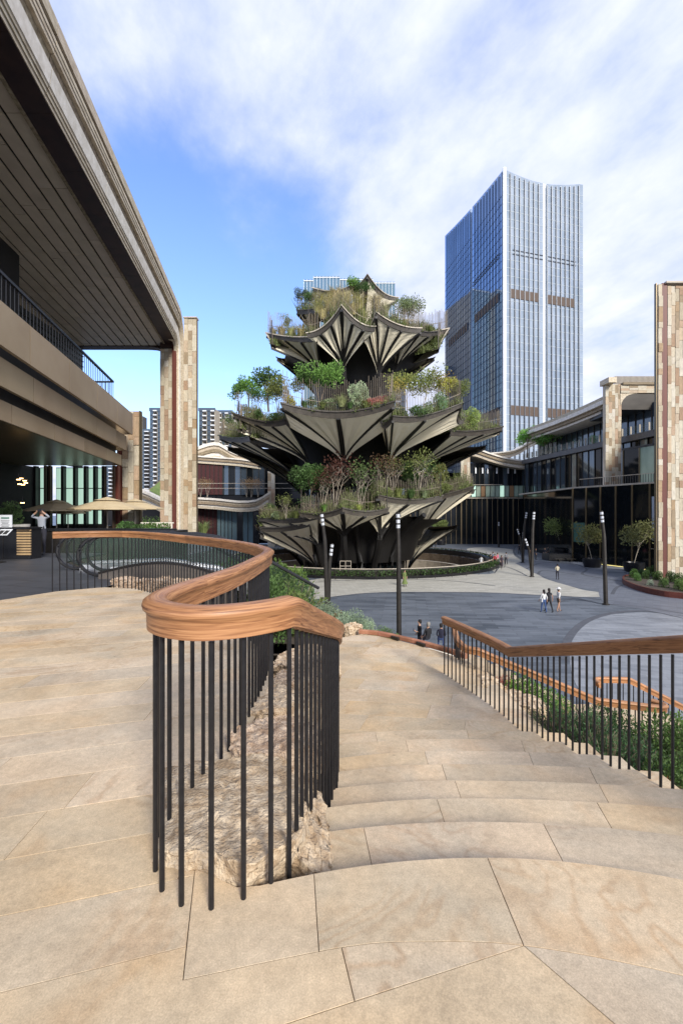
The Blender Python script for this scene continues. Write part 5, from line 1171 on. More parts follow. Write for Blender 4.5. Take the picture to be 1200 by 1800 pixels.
def panes(parent, u0, u1, Y, z0, z1, n, ms, mull=.12, mm=None, name='window_pane'):
    for k in range(n):
        a = u0+(u1-u0)*k/n; b = u0+(u1-u0)*(k+1)/n; xa, xb_ = (a-600)/F*Y, (b-600)/F*Y
        bx(name, ms[k % len(ms)], parent, ((xa+xb_)/2, Y, (z0+z1)/2), (xb_-xa-.1, .2, z1-z0)); bx('mullion', mm or DARKM, parent, (xb_, Y-.12, (z0+z1)/2), (mull, .2, z1-z0))
panes(hb, 347, 392, 98, 5.6, 12.6, 6, [RED]); panes(hb, 392, 476, 98.5, 5.6, 12.2, 8, [BLUEGLASS, BLKGLASS, BLUEGLASS])
panes(hb, 347, 382, 97, -5.4, 3.2, 5, [RED]); panes(hb, 382, 408, 97, -5.4, 3.2, 4, [BLU]); panes(hb, 408, 455, 97, -5.4, 3.2, 5, [BLU, BLKGLASS, BLU])
for z in (7.2, 8.2): bx('rail', TRIML, hb, (-22, 93, z-.5), (24, .08, .08))
stonewall(hb, -15.6, -14.2, 96.5, -5.5, 10.5, .7, 1.6, 71, bd=1)
for u in (350, 362, 432, 440, 452): 
    p = W3(u, 868, 93.2); plant(PT_C, (p.x, p.y+1, p.z-.6), .9, (.2, .13, .08), 'bare pale stemmed shrub on the balcony of the curved pavilion', group='bare shrubs on the pavilion balcony')
p = W3(357, 920, 60); plant(PG_A, (p.x, p.y, p.z-1.5), 2.2, (.16, .19, .08), 'tall pale grass beside the tall stone pillar')
t = thing('sloped_roof_pavilion', 'low roof with grass and pale stone bands between the two stone pillars', 'building', (-37, 85, -5.5))
band(t, [(240, 858, 84), (262, 866, 84), (290, 880, 84), (312, 886, 85)], 2.6, 1); MB().poly([W3(262, 862, 86), W3(296, 880, 86), W3(300, 832, 96), W3(285, 843, 94)]).build('grass_roof', mat('lawn', (.10, .15, .04), (.15, .2, .06), rough=.9, scale=2), t)
band(t, [(262, 860, 90), (275, 850, 92), (290, 832, 96), (300, 820, 97)], .9, 1, mats=[BROWNST, TRIM]); bx('wall', DARKM, t, (-38, 90, -1), (14, 6, 8))

# ------------------------------------------------------------------ glass towers
ot = thing('glass_tower', 'tall office tower with blue and silver glass faces and concave roofline', 'skyscraper', (95, 230, -5.5))
C0, LE, RE = Vector((78.4, 220, 0)), Vector((66.6, 293, 0)), Vector((123.6, 233.3, 0))
def topz(side, s):
    if side == 'L': return 167.9+12.3*s-1.2*math.sin(math.pi*s)
    return 167.9+2.1*s-3.2*math.sin(math.pi*min(1, s*1.05))
def face_bays(side, A, B, cuts, gm, mm, gm2=None):
    dr = (B-A); nrm_ = Vector((-dr.y, dr.x, 0)).normalized() if side == 'L' else Vector((dr.y, -dr.x, 0)).normalized()
    for k, (a, b) in enumerate(zip(cuts, cuts[1:])):
        mb = MB(); rgx = noise.noise(Vector((k*.7, a, 1)))*.15; pa, pb = A+dr*a, A+dr*b; za, zb = topz(side, a), topz(side, b); o = nrm_*.2
        q = mb.pts([pa+o+Vector((0, 0, -5.5)), pb+o*(1+rgx)+Vector((0, 0, -5.5)), pb+o*(1+rgx)+Vector((0, 0, zb)), pa+o+Vector((0, 0, za)), pa-nrm_*2+Vector((0, 0, -5.5)), pb-nrm_*2+Vector((0, 0, -5.5)), pb-nrm_*2+Vector((0, 0, zb)), pa-nrm_*2+Vector((0, 0, za))])
        for f in ((0, 1, 2, 3), (4, 7, 6, 5), (0, 3, 7, 4), (1, 5, 6, 2), (3, 2, 6, 7)): mb.face([q[i] for i in f])
        mb.build('window_strip', gm, ot)
        m_ = MB(); m_.tube([pa+nrm_*.55+Vector((0, 0, -5.5)), pa+nrm_*.55+Vector((0, 0, za-.9))], .22 if side == 'L' else .24, 4); m_.build('mullion', mm, ot)
n_ = 11
cutsL = [.012+(.46-.012)*k/10 for k in range(11)]; cutsL2 = [.49+(.995-.49)*k/11 for k in range(12)]
face_bays('L', C0, LE, cutsL, TWGLASS, TWDARK); face_bays('L', C0, LE, cutsL2, TWGLASS, TWDARK)
cR = [.012+(.475-.012)*k/8 for k in range(9)]; cR2 = [.525+(.995-.525)*k/8 for k in range(9)]
face_bays('R', C0, RE, cR, TWPALE, TWDARK); face_bays('R', C0, RE, cR2, TWPALE, TWDARK)
bd = MB(); bd.v += [Vector(p) for p in [(79.0, 220.6, -5.5), (68, 292, -5.5), (113, 306, -5.5), (122.6, 233.6, -5.5), (79.0, 220.6, 165.2), (68, 292, 178), (113, 306, 178), (122.6, 233.6, 167)]]
for f in ((0, 1, 2, 3), (4, 5, 6, 7), (0, 1, 5, 4), (1, 2, 6, 5), (2, 3, 7, 6), (3, 0, 4, 7)): bd.face(f)
bd.build('body', WHITEP, ot)
dL = (LE-C0); dR = (RE-C0); nL = Vector((-1, -.161, 0)).normalized(); nR = Vector((dR.y, -dR.x, 0)).normalized()
MB().tube([C0+Vector((0, 0, -5.5))+nR*.3, C0+Vector((0, 0, 168.4))+nR*.3], .9, 4).build('corner_strip', WHITEP, ot)
def fl_lines(side, z, a, b, h, m, out, name):
    A, dr, nn_ = (C0, dL, nL) if side == 'L' else (C0, dR, nR); p, q = A+dr*a+nn_*out, A+dr*b+nn_*out; mb = MB()
    i = mb.pts([p+Vector((0, 0, z)), q+Vector((0, 0, z)), q+Vector((0, 0, z+h)), p+Vector((0, 0, z+h))]+[p-nn_*.3+Vector((0, 0, z)), q-nn_*.3+Vector((0, 0, z)), q-nn_*.3+Vector((0, 0, z+h)), p-nn_*.3+Vector((0, 0, z+h))])
    for f in ((0, 1, 2, 3), (4, 7, 6, 5), (0, 4, 5, 1), (3, 2, 6, 7), (0, 3, 7, 4), (1, 5, 6, 2)): mb.face([i[k] for k in f])
    return mb.build(name, m, ot)
SPAN = mat('white_spandrel', (.38, .43, .46), (.46, .51, .53), rough=.3, metal=.3); BSP = mat('blue_spandrel', (.03, .06, .13), (.05, .09, .18), rough=.15, metal=.8)
for k in range(42):
    z = 2+k*3.95
    for a, b in ((.012, .475), (.525, .995)): fl_lines('R', z, a, b, .28, SPAN, .26, 'spandrel')
    if z < 160:
        for a, b in ((.012, .46), (.49, .995)): fl_lines('L', z, a, b, .35, BSP, .25, 'spandrel')
for z, h in ((106.2, 4.4), (49.5, 4.6)):
    for c1, c2 in ((cR, 1), (cR2, 1)):
        for a, b in list(zip(c1, c1[1:]))[(1 if c1 is cR else 0):(7 if c1 is cR else 6)]: fl_lines('R', z, a+.004, b-.004, h, LOUVRE, .45, 'louvre')
    for c1 in (cutsL, cutsL2):
        for a, b in list(zip(c1, c1[1:]))[1:9]: fl_lines('L', z, a+.004, b-.004, h, LOUVRE, .45, 'louvre')
for z in (127.5, 129.5):
    for a, b in ((.1, .475), (.525, .9)): fl_lines('R', z, a, b, .3, TWDARK, .45, 'ledge')
    fl_lines('L', z, .06, .45, .3, TWDARK, .45, 'ledge')
gt = thing('glass_tower', 'flat topped teal glass tower rising just behind the crown of the leaf tower', 'skyscraper', (4, 300, -5.5))
TEAL = mat('teal_glass', (.16, .26, .30), (.26, .38, .42), rough=.08, metal=.8, scale=.1)
for u0, u1, v0, dep in ((534, 551, 492, 12), (551, 597, 486, 0), (597, 655, 490, 3), (655, 694, 496, 8)):
    Y = 300+dep; x0, x1 = (u0-600)/F*Y, (u1-600)/F*Y; z = EYE+(HZ-v0)/F*Y; n = max(2, int((u1-u0)/5.2))
    bx('wing', TRIML, gt, ((x0+x1)/2, Y+20, (z-5.5)/2-.5), (x1-x0-.1, 39, z+4.5))
    for k in range(n):
        w = (x1-x0)/n; bx('window_strip', TEAL, gt, (x0+(k+.5)*w, Y, (z-5.5)/2), (w-.22, 1, z+5.5)); bx('mullion', WHITEP, gt, (x0+k*w, Y-.35, (z-5.5)/2), (.2, .8, z+5.5))
    bx('parapet', WHITEP, gt, ((x0+x1)/2, Y-.2, z-1.0), (x1-x0, 1.4, .5))

# ------------------------------------------------------------------ right-hand mall: dark glass front, upper glass, wavy roof
rb = thing('mall_building', 'dark glass mall across the plaza under a wavy stone roof', 'building', (34, 104, -5.5))
# ground floor
def vpan(parent, A, B, z0, z1, n, m, mm, mw=.14, out=.12, name='window_pane', every=0):
    A = Vector((*A, 0)); B = Vector((*B, 0)); dr = (B-A)/n; an_ = math.atan2(dr.y, dr.x); nn_ = Vector((dr.y, -dr.x, 0)).normalized()
    if nn_.y > 0: nn_ = -nn_
    for k in range(n):
        c = A+dr*(k+.5); bx(name, m[k % len(m)] if isinstance(m, list) else m, parent, (c.x, c.y, (z0+z1)/2), (dr.length-.04, .2, z1-z0), an_)
        p = A+dr*k+nn_*out; w = mw*(2.6 if every and k % every == 0 else 1); bx('mullion', mm, parent, (p.x, p.y, (z0+z1)/2), (w, .22, z1-z0), an_)
vpan(rb, (16, 106), (41.5, 104), -5.5, 4.9, 22, BLKGLASS, BRASS, .11, every=5)
vpan(rb, (41.5, 108), (52, 108), -5.5, 4.9, 5, BLKGLASS, DARKM)
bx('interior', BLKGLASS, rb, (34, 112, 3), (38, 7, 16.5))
bx('fascia', TRIML, rb, (29, 104.6, 5.15), (26, .5, .35)); bx('ceiling', DARKM, rb, (46, 104, 5.1), (9, 8, .5))
LIT = mat('lit_interior', (.10, .17, .13), (.32, .40, .30), rough=.4, scale=.6)
WOODIN = mat('lit_wood', (.25, .14, .06), rough=.5)
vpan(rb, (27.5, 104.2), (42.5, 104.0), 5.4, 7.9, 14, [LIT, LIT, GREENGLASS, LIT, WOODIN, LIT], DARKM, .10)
vpan(rb, (27.5, 105.2), (42.5, 105.0), 7.95, 13.2, 14, [BLKGLASS, BLUEGLASS, BLKGLASS, BLKGLASS], DARKM, .12)
bx('rail', TRIML, rb, (32, 103.6, 8.1), (9, .1, .1))
for u in (836, 848, 857, 873, 893, 905): p = W3(u, 818, 104.4); bx('pendant', WHITEP, rb, (p.x, 104.6, 11.4), (.3, .1, 1.3))
# wavy roof
band(rb, [(735, 828, 103), (765, 818, 103), (790, 803, 103), (812, 788, 102.5), (835, 787, 102), (862, 796, 102), (890, 804, 102), (925, 809, 101.5), (945, 806, 101)], 1.9, 1, back=8)
band(rb, [(780, 806, 108), (812, 799, 108), (860, 796, 108), (905, 790, 106), (930, 776, 103), (965, 758, 94), (1010, 735, 84), (1062, 706, 74)], 1.5, 1, back=5)
stonewall(rb, 26.6, 28.6, 101.5, 5.2, 15.8, .66, 1.5, 81, bd=.6)
rw = thing('mall_wing', 'long receding wing with glass balcony and slanting stone eave', 'building', (42, 88, -5.5))
A_, B_ = (40.0, 101), (44.8, 58)
def along(t, off=0): return (A_[0]+(B_[0]-A_[0])*t+off, A_[1]+(B_[1]-A_[1])*t)
vpan(rw, along(0, .8), along(1, .8), 5.4, 12.5, 26, [BLUEGLASS, BLKGLASS, BLUEGLASS, BLUEGLASS, BLKGLASS], DARKM, .12)
vpan(rw, along(0, 4), along(1, 4), 13.4, 18.5, 26, [BLUEGLASS], DARKM, .12)
vpan(rw, along(.02, -.1), along(1, -.1), 13.45, 14.6, 24, MATS['clear_glass'], TRIML, .05, out=0, name='balustrade_pane')
mb = MB().prism([along(0, 0), along(1, 0), along(1, 8), along(0, 8)], 12.5, 13.4); mb.build('slab', mat('grey_fascia', (.07, .065, .06), (.09, .085, .08), rough=.5), rw)
MB().prism([along(0, 1.2), along(1, 1.2), along(1, 8), along(0, 8)], -5.5, 12.4).build('core_wall', BLKGLASS, rw)
MB().prism([along(0, 5), along(1, 5), along(1, 12), along(0, 12)], 13.3, 18.0).build('upper_core', BLKGLASS, rw)
for k, (o, z0, z1, m) in enumerate([(-.8, .75, 1.35, RIBST), (-1.0, .05, .72, WHITEST), (-.6, -.55, .02, BROWNST), (-.2, -1.0, -.58, WHITEST)]):
    q = MB(); n = 12; prev = None
    for j in range(n+1):
        t_ = j/n*.70; x, y = along(t_, o); zb = 18.4+2.3*t_-.8*math.sin(math.pi*t_); i = q.pts([(x, y, zb+z0), (x, y, zb+z1), (x+7, y, zb+z1), (x+7, y, zb+z0)])
        if prev:
            for a in range(4): q.face((prev[a], prev[(a+1) % 4], i[(a+1) % 4], i[a]))
        prev = i
    q.build('eave_band', m, rw)
for k, (u, v, Y, s_, c, pr) in enumerate([(925, 800, 98, 1.35, (.12, .26, .05), PT_A), (963, 795, 93, 1.25, (.10, .22, .05), PT_D), (1042, 775, 79, .8, (.11, .22, .06), PB_M), (948, 796, 96, .9, (.10, .2, .05), PT_A)]):
    p = W3(u, v, Y); plant(pr, (p.x, p.y, p.z-.4), s_, c, ['bright green tree on the roof terrace where the eave dips', 'rounded green tree on the roof terrace next to the glass balustrade', 'low green bush behind the glass balustrade', 'small green tree between the two roof terrace trees'][k])
# portal pillar with curved soffit
pd = thing('stone_portal', 'middle stone portal with rounded corner and dark soffit', 'portal', (42, 69, 5.4))
stonewall(pd, 40.3, 42.7, 69.6, 4.5, 21.3, .5, 1.2, 91, bd=.7)
stonewall(pd, 42.5, 49, 69.4, 19.9, 21.1, 1.3, .62, 92, bd=2.5)
mb = MB(); prev = None
for k in range(16):
    x = 42.5+k*.45; z = 19.9-1.9*math.exp(-(k*.45)*1.5); i = mb.pts([(x, 69.45, z), (x, 69.45, 19.95), (x, 72.3, 19.95), (x, 72.3, z)])
    if prev:
        for a in range(4): mb.face((prev[a], prev[(a+1) % 4], i[(a+1) % 4], i[a]))
    prev = i
mb.build('rounded_corner', RIBST, pd); bx('soffit', DARKM, pd, (46.5, 74, 18.6), (7.6, 9, 2.4)); bx('crest', RIBST, pd, (40.6, 69.4, 21.6), (1.2, 2.4, .8))
for k in range(34): bx('screen_slat', TRIML, pd, (43.2+k*.19, 72, 22.3), (.07, .2, 1.9))
bx('roof_edge', BROWNST, pd, (46.5, 70.2, 21.3), (7.5, 2.2, .35))
# near stone pillar at the frame edge
pe = thing('stone_pillar', 'huge mosaic stone pillar with dark red vertical strip nearest on the plaza', 'pillar', (34, 46, -5.5))
stonewall(pe, 31.95, 32.4, 46.0, -5.5, 24.7, .45, 1.1, 101, bd=.35)
bx('red_strip', REDM, pe, (32.58, 46.25, 9.6), (.5, .6, 30.4))
stonewall(pe, 32.86, 37.2, 46.0, -5.5, 24.5, .40, 1.3, 102, bd=.5); bx('back_core', RIBST, pe, (36.2, 48, 9.4), (2.2, 3, 29.6))
bx('red_strip', REDM, pe, (34.75, 45.82, 9.4), (.10, .3, 29.8)); bx('edge_trim', BRASS, pe, (31.7, 46.0, 9.6), (.08, .3, 30.3)); bx('capping', TRIML, pe, (34.9, 46.4, 24.8), (4.6, 1.4, .18))
# black glass pavilion
bp = thing('black_glass_pavilion', 'black glass shopfront box with thin brass mullions beside the mosaic pillar', 'building', (38, 60, -5.5))
PA, PB_ = (34.1, 67.0), (38.9, 54.0)
vpan(bp, PA, PB_, -5.4, 5.2, 6, BLKGLASS, BRASS, .16, out=.14); vpan(bp, PB_, (41.5, 50), -5.4, 5.2, 2, BLKGLASS, BRASS, .16)
MB().prism([(34.5, 67.2), (39.2, 54.4), (41.8, 50.4), (50, 50.4), (50, 90), (36, 90)], -5.5, 5.2).build('core', BLKGLASS, bp)
mb = MB().prism([(34.0, 67.2), (38.7, 53.9), (41.4, 49.8), (50, 49.8), (50, 90), (35, 90), ], 5.2, 5.42); mb.build('roof_edge', TRIML, bp)
WCUR = mat('white_curtain', (.30, .36, .44), (.46, .52, .60), rough=.6, stretch=(4, 4, .05), scale=3)
d1 = Vector((PB_[0]-PA[0], PB_[1]-PA[1], 0)); nB = Vector((-.94, -.34, 0)); an_ = math.atan2(d1.y, d1.x)
def onB(t, out=.16): return (PA[0]+d1.x*t-.938*out, PA[1]+d1.y*t-.346*out)
for a, b in ((.85, .885), (.915, .995)):
    c = onB((a+b)/2, .08); bx('curtain', WCUR, bp, (c[0], c[1], .9), (d1.length*(b-a), .1, 5.4), an_)
c = onB(.08, .13); bx('green_poster', mat('green_poster', (.04, .10, .085), (.06, .15, .12), rough=.3, scale=.5), bp, (c[0], c[1], -1.2), (d1.length*.14, .06, 2.8), an_)
c = onB(.55, .3); bx('light_strip', mat('floor_light', (.85, .7, .25), emis=1.0), bp, (c[0], c[1], -5.42), (7.5, .06, .06), an_)
c = onB(.93, .2); bx('ledge', TRIML, bp, (c[0], c[1], -2.8), (2.6, .08, .06), an_)
# terrace rail above it
t = thing('roof_railing', 'thin dark railing along the roof of the black glass pavilion', 'railing', (38, 60, 5.4)); n = 40
for k in range(n):
    s_ = k/(n-1); x = 35+4.4*s_; y = 67-13*s_; shared('baluster', balm, t, (x, y, 5.4), (3, 3, 1.15))
MB().bar((35, 67, 6.55), (39.4, 54, 6.55), .09).build('handrail', TRIML, t)
g = thing('glass_pavilion', 'small dark glass upper pavilion on the roof beside the mosaic pillar', 'building', (42, 62, 5.4)); vpan(g, (40.6, 65.5), (42.4, 57.5), 5.4, 10.6, 3, [BLKGLASS, LIT, BLKGLASS], BRASS, .12); MB().prism([(40.9, 65.7), (42.7, 57.7), (49, 57.7), (49, 66)], 5.42, 10.6).build('core', BLKGLASS, g); MB().prism([(40.4, 65.8), (42.3, 57.2), (49, 57.2), (49, 66)], 10.6, 10.9).build('roof', DARKM, g)
p = Vector((44.3, 104, 0)); t = thing('lantern', 'warm glowing lantern on the dark recessed wall', 'lamp', (51, 107.6, 2.5)); bx('glass', WARM, t, (51, 107.5, -.9+2), (.35, .2, 1.9)); bx('bracket', BRASS, t, (51, 107.6, 2.5), (.3, .3, .3))

# ------------------------------------------------------------------ lamp posts
LENS = mat('lamp_lens', (.55, .57, .6), rough=.25)
def lamp(u, v, tops, label):
    b = G(u, v); k = b.y/45.0; t = thing('lamp_post', label, 'lamp post', tuple(b), 'slim dark plaza lamp posts')
    MB().lathe([(.26, 0), (.26, .08), (.14, .1)], b, 10).build('base', DARKM, t)
    for n_, (du, vt, r) in enumerate(tops):
        top = W3(du, vt, b.y+.2*n_); st_ = b+Vector((.05*n_, .1*n_, 0)); m_ = st_.lerp(top, .72); m_.x = st_.x+(top.x-st_.x)*.42
        MB().tube([st_, m_, top], [.13*r, .11*r, .065*r], 8).build('shaft', DARKM, t, smooth=True); ax = (top-m_).normalized()
        for q in (0, .045, .085):
            c = top-ax*(q*7+.12); MB().tube([c-ax*.16, c+ax*.03], .095*r, 8).build('lens', LENS, t)
lamp(575, 1075, [(565, 902, 1.3), (584, 955, 1.25)], 'double lamp post with a short leaning arm behind the silvery bushes')
lamp(701, 1121, [(699, 901, 1.15)], 'straight lamp post rising by the red kerb in front of the leaf tower')
lamp(1064, 1063, [(1056, 898, 1.25)], 'nearest lamp post on the plaza in front of the potted trees')
lamp(934, 1014, [(938, 899, 1.4), (922, 946, 1.1)], 'forked lamp post with three white heads by the wavy paving edge')
lamp(918, 989, [(925, 900, 1.4), (908, 929, 1.0), (919, 935, 1.0)], 'branching lamp post behind the forked one')
lamp(876, 962, [(876, 917, 1.3)], 'small distant lamp post in front of the dark glass wall')
lamp(951, 971, [(951, 919, 1.3)], 'thin lamp post between the branching lamps and the planter tree')
lamp(974, 962, [(974, 915, 1.1)], 'farthest lamp post near the recessed entrance')
lamp(745, 965, [(745, 903, 1.2)], 'lamp post behind the ring parapet beside the tower')

# ------------------------------------------------------------------ potted trees
def potted(u, v, s_, c, pr, label, plabel, pot=1.0):
    b = G(u, v); t = thing('planter_pot', plabel, 'planter', tuple(b)); MB().lathe([(.01, .0), (.95*pot, 0), (1.15*pot, .7*pot), (1.15*pot, 1.15*pot), (1.0*pot, 1.15*pot), (.95*pot, 1.0*pot), (.01, 1.0*pot)], b, 20).build('pot', BLACK, t, smooth=True)
    plant(pr, b+Vector((0, 0, 1.0*pot)), s_, c, label)
potted(1040, 997, .95, (.13, .13, .05), PT_B, 'airy olive tree in the nearer of two black pots before the shopfront', 'round black pot under the airy olive tree beside the lamp post')
potted(1113, 1005, 1.05, (.12, .12, .05), PT_B, 'spreading bare branched tree nearest to the mosaic pillar', 'round black pot nearest to the mosaic pillar')
potted(986, 980, 1.0, (.13, .17, .06), PT_B, 'green and brown leafed tree in the long black planter', 'black planter under the green and brown tree', 1.3)
potted(752, 962, 1.1, (.10, .14, .05), PT_D, 'small tree left of the dark glass wall by the ring', 'dark pot of the left tree behind the ring', .9)
potted(775, 958, 1.0, (.13, .16, .06), PT_A, 'small tree right of its twin behind the ring', 'dark pot of the right tree behind the ring', .9)
b = G(1000, 985); t = thing('bench_planter', 'long low black planter bench beside the seated visitors', 'planter', tuple(b)); MB().prism([(b.x-3.5, b.y-1), (b.x+3.6, b.y-1.6), (b.x+3.6, b.y+1), (b.x-3.5, b.y+1.4)], -5.5, -4.5).build('box', BLACK, t); 
for k in range(4): bx('seat', DARKM, t, (b.x-2.5+k*1.7, b.y-1.9, -5.1), (1.3, .6, .12)); bx('leg', DARKM, t, (b.x-2.5+k*1.7, b.y-1.9, -5.33), (.1, .5, .3))
# curved red planter at the base of the mosaic pillar
t = thing('corten_planter', 'curved rusty red planter edge at the foot of the mosaic pillar', 'planter', tuple(G(1140, 1040)))
P = catmull([G(1118, 1018), G(1098, 1019), G(1096, 1027), G(1120, 1038), G(1160, 1048), G(1200, 1053), G(1260, 1060), G(1320, 1066)], .3)
for a in range(0, len(P)-1, 6): sweep(MB(), [p+Vector((0, 0, 0)) for p in P[a:a+7]], [(-.08, 0), (.08, 0), (.08, .5), (-.08, .5)]).build('edging', REDM, t)
MB().poly([p+Vector((0, 0, .4)) for p in P]+[G(1320, 1015)+Vector((0, 0, .4))]).build('soil', SOIL, t)
pc = [(1112, 1022, .8, (.06, .11, .03)), (1120, 1028, .7, (.07, .13, .04)), (1133, 1024, .8, (.05, .09, .03)), (1142, 1036, .6, (.24, .28, .24)), (1155, 1026, .8, MG), (1165, 1040, .8, (.07, .12, .04)), (1180, 1030, .9, DG), (1192, 1044, .8, (.10, .16, .05)), (1150, 1018, .9, DG), (1175, 1020, .9, MG), (1195, 1034, .9, MG), (1205, 1048, .8, (.12, .17, .05)), (1138, 1018, .8, (.08, .12, .05)), (1126, 1018, .6, DG)]
for k, (u, v, s_, c) in enumerate(pc):
    g_ = G(u, v); plant(PB_M if k != 3 else PB_A, g_+Vector((0, 0, .35)), s_*.7, c, 'silvery grey mound in the rusty planter' if k == 3 else ('%s green shrub in the rusty planter, %s' % (['low', 'bright', 'dark'][k % 3], ['beside the red strip', 'along its curved rim', 'at the pillar foot', 'near its far tip', 'towards the frame edge'][k % 5])), group=None if k == 3 else 'shrubs in the rusty planter')

# ------------------------------------------------------------------ people
def skin_mesh(nodes, edges, root=0, sub=1):
    me = bpy.data.meshes.new('tmp'); me.from_pydata([n[0] for n in nodes], edges, []); o = bpy.data.objects.new('tmp', me); COL.objects.link(o)
    o.modifiers.new('s', 'SKIN'); 
    if not me.skin_vertices: bpy.context.view_layer.update()
    for i, n in enumerate(nodes): me.skin_vertices[0].data[i].radius = n[1]
    me.skin_vertices[0].data[root].use_root = True
    sb = o.modifiers.new('d', 'SUBSURF'); sb.levels = sub; dg = bpy.context.evaluated_depsgraph_get(); r = bpy.data.meshes.new_from_object(o.evaluated_get(dg)); bpy.data.objects.remove(o); bpy.data.meshes.remove(me); return r
SKINM = mat('skin', (.36, .20, .13), (.42, .25, .17), rough=.5)
CLO = {}
def cloth(c):
    k = tuple(c)
    if k not in CLO: CLO[k] = mat('cloth', tuple(x*.85 for x in c), c, rough=.85, scale=6)
    return CLO[k]
def person(loc, rz, h, label, top, bottom, hair=(.015, .012, .01), pose='stand', skirt=None, shorts=False, hat=None, bag=None, sleeves=True, seed=0):
    rg = random.Random(seed); s_ = h/1.7; st_ = rg.uniform(.08, .2) if pose in ('walk',) else .03
    hip, ch = .93, 1.30; lx = .095
    lf, rf = (-st_*1.6, st_*1.6)
    N_ = {'pel': ((0, 0, .95), (.15, .11)), 'bel': ((0, .0, 1.10), (.125, .095)), 'che': ((0, .0, 1.30), (.155, .105)), 'nec': ((0, .0, 1.465), (.052, .052)), 'h1': ((0, -.01, 1.56), (.072, .082)), 'h2': ((0, -.01, 1.64), (.078, .092)),
        'ls': ((.165, 0, 1.385), (.055, .05)), 'rs': ((-.165, 0, 1.385), (.055, .05)), 'lh': ((lx, 0, .86), (.088, .09)), 'rh': ((-lx, 0, .86), (.088, .09)),
        'lk': ((lx, lf*.55-.02, .49), (.058, .06)), 'rk': ((-lx, rf*.55-.02, .49), (.058, .06)), 'la': ((lx, lf+.02, .09), (.038, .04)), 'ra': ((-lx, rf+.02, .09), (.038, .04)), 'lt': ((lx, lf-.13, .035), (.04, .03)), 'rt': ((-lx, rf-.13, .035), (.04, .03))}
    arm = {'stand': [((.22, .01, 1.12), (.23, -.06, .90), (.23, -.08, .82))]*2, 'walk': [((.22, -.06, 1.13), (.22, -.2, .95), (.22, -.24, .88)), ((.22, .1, 1.12), (.23, .08, .90), (.23, .08, .82))],
        'phone': [((.21, -.02, 1.13), (.10, -.24, 1.16), (.05, -.28, 1.20)), ((.22, .02, 1.12), (.20, -.12, .94), (.12, -.16, .95))], 'photo': [((.30, -.12, 1.42), (.10, -.16, 1.60), (.07, -.18, 1.63))]*2,
        'cross': [((.22, -.03, 1.13), (.06, -.18, 1.10), (-.02, -.2, 1.12))]*2, 'sit': [((.22, -.05, 1.13), (.14, -.28, 1.0), (.10, -.34, .99))]*2}[pose]
    for sd, a in (('l', arm[0]), ('r', arm[1])):
        f = 1 if sd == 'l' else -1
        for nm, q, r in (('e', a[0], .042), ('w', a[1], .03), ('d', a[2], .034)): N_[sd+nm] = ((f*q[0], q[1], q[2]), (r, r*.9))
        N_[sd+'f'] = ((f*a[2][0], a[2][1]-.03, a[2][2]-.06 if pose in ('stand', 'walk') else a[2][2]+.03), (.022, .022))
    dz = 0
    if pose == 'sit':
        for sd, f in (('l', 1), ('r', -1)):
            N_[sd+'h'] = ((f*lx, -.06, .93), (.09, .09)); N_[sd+'k'] = ((f*.12, -.46, .93), (.062, .062)); N_[sd+'a'] = ((f*.12, -.50, .50), (.04, .042)); N_[sd+'t'] = ((f*.12, -.62, .45), (.04, .03))
        dz = -.43
    keys = list(N_); nodes = [((N_[k][0][0]*s_, N_[k][0][1]*s_, (N_[k][0][2]+dz)*s_), (N_[k][1][0]*s_, N_[k][1][1]*s_)) for k in keys]; ix = {k: i for i, k in enumerate(keys)}
    E = [('pel', 'bel'), ('bel', 'che'), ('che', 'nec'), ('nec', 'h1'), ('h1', 'h2'), ('che', 'ls'), ('che', 'rs'), ('ls', 'le'), ('rs', 're'), ('le', 'lw'), ('re', 'rw'), ('lw', 'ld'), ('rw', 'rd'), ('ld', 'lf'), ('rd', 'rf'), ('pel', 'lh'), ('pel', 'rh'), ('lh', 'lk'), ('rh', 'rk'), ('lk', 'la'), ('rk', 'ra'), ('la', 'lt'), ('ra', 'rt')]
    me = skin_mesh(nodes, [(ix[a], ix[b]) for a, b in E], ix['pel']); me.name = 'body'
    for m in (SKINM, cloth(top), cloth(bottom), cloth((.03, .03, .03))): me.materials.append(m)
    cat = {'pel': 2, 'bel': 1, 'che': 1, 'nec': 0, 'h1': 0, 'h2': 0, 'ls': 1, 'rs': 1, 'le': 1 if sleeves else 0, 're': 1 if sleeves else 0, 'lw': 0, 'rw': 0, 'ld': 0, 'rd': 0, 'lf': 0, 'rf': 0, 'lh': 2, 'rh': 2, 'lk': 0 if shorts else 2, 'rk': 0 if shorts else 2, 'la': 0 if shorts else 2, 'ra': 0 if shorts else 2, 'lt': 3, 'rt': 3}
    for p in me.polygons:
        c = p.center; k = min(range(len(nodes)), key=lambda i: (c-Vector(nodes[i][0])).length-max(nodes[i][1])*.8); p.material_index = cat[keys[k]]
    me.shade_smooth()
    t = thing('person', label, 'person', loc, rz=rz); b = bpy.data.objects.new('body', me); COL.objects.link(b); b.parent = t
    hz_ = (1.635+dz)*s_; lng = hair[0] >= 0
    if hat:
        m_ = MB().lathe([(.19*s_, .0), (.11*s_, .03), (.095*s_, .11*s_), (.01, .13*s_)], (0, -.01, hz_+.03), 12); m_.build('hat', cloth(hat), t, org=(0, 0, 0), smooth=True)
    hb_ = MB(); n = 12
    for k in range(1): hb_.lathe([(.06*s_, -.11*s_), (.088*s_, -.04*s_), (.094*s_, .03*s_), (.07*s_, .085*s_), (.01, .105*s_)], (0, .022*s_, hz_), n)
    if label.find('woman') >= 0: hb_.tube([(0, .05*s_, hz_), (0, .085*s_, hz_-.12*s_), (0, .10*s_, hz_-.26*s_)], [.07*s_, .065*s_, .03*s_], 8)
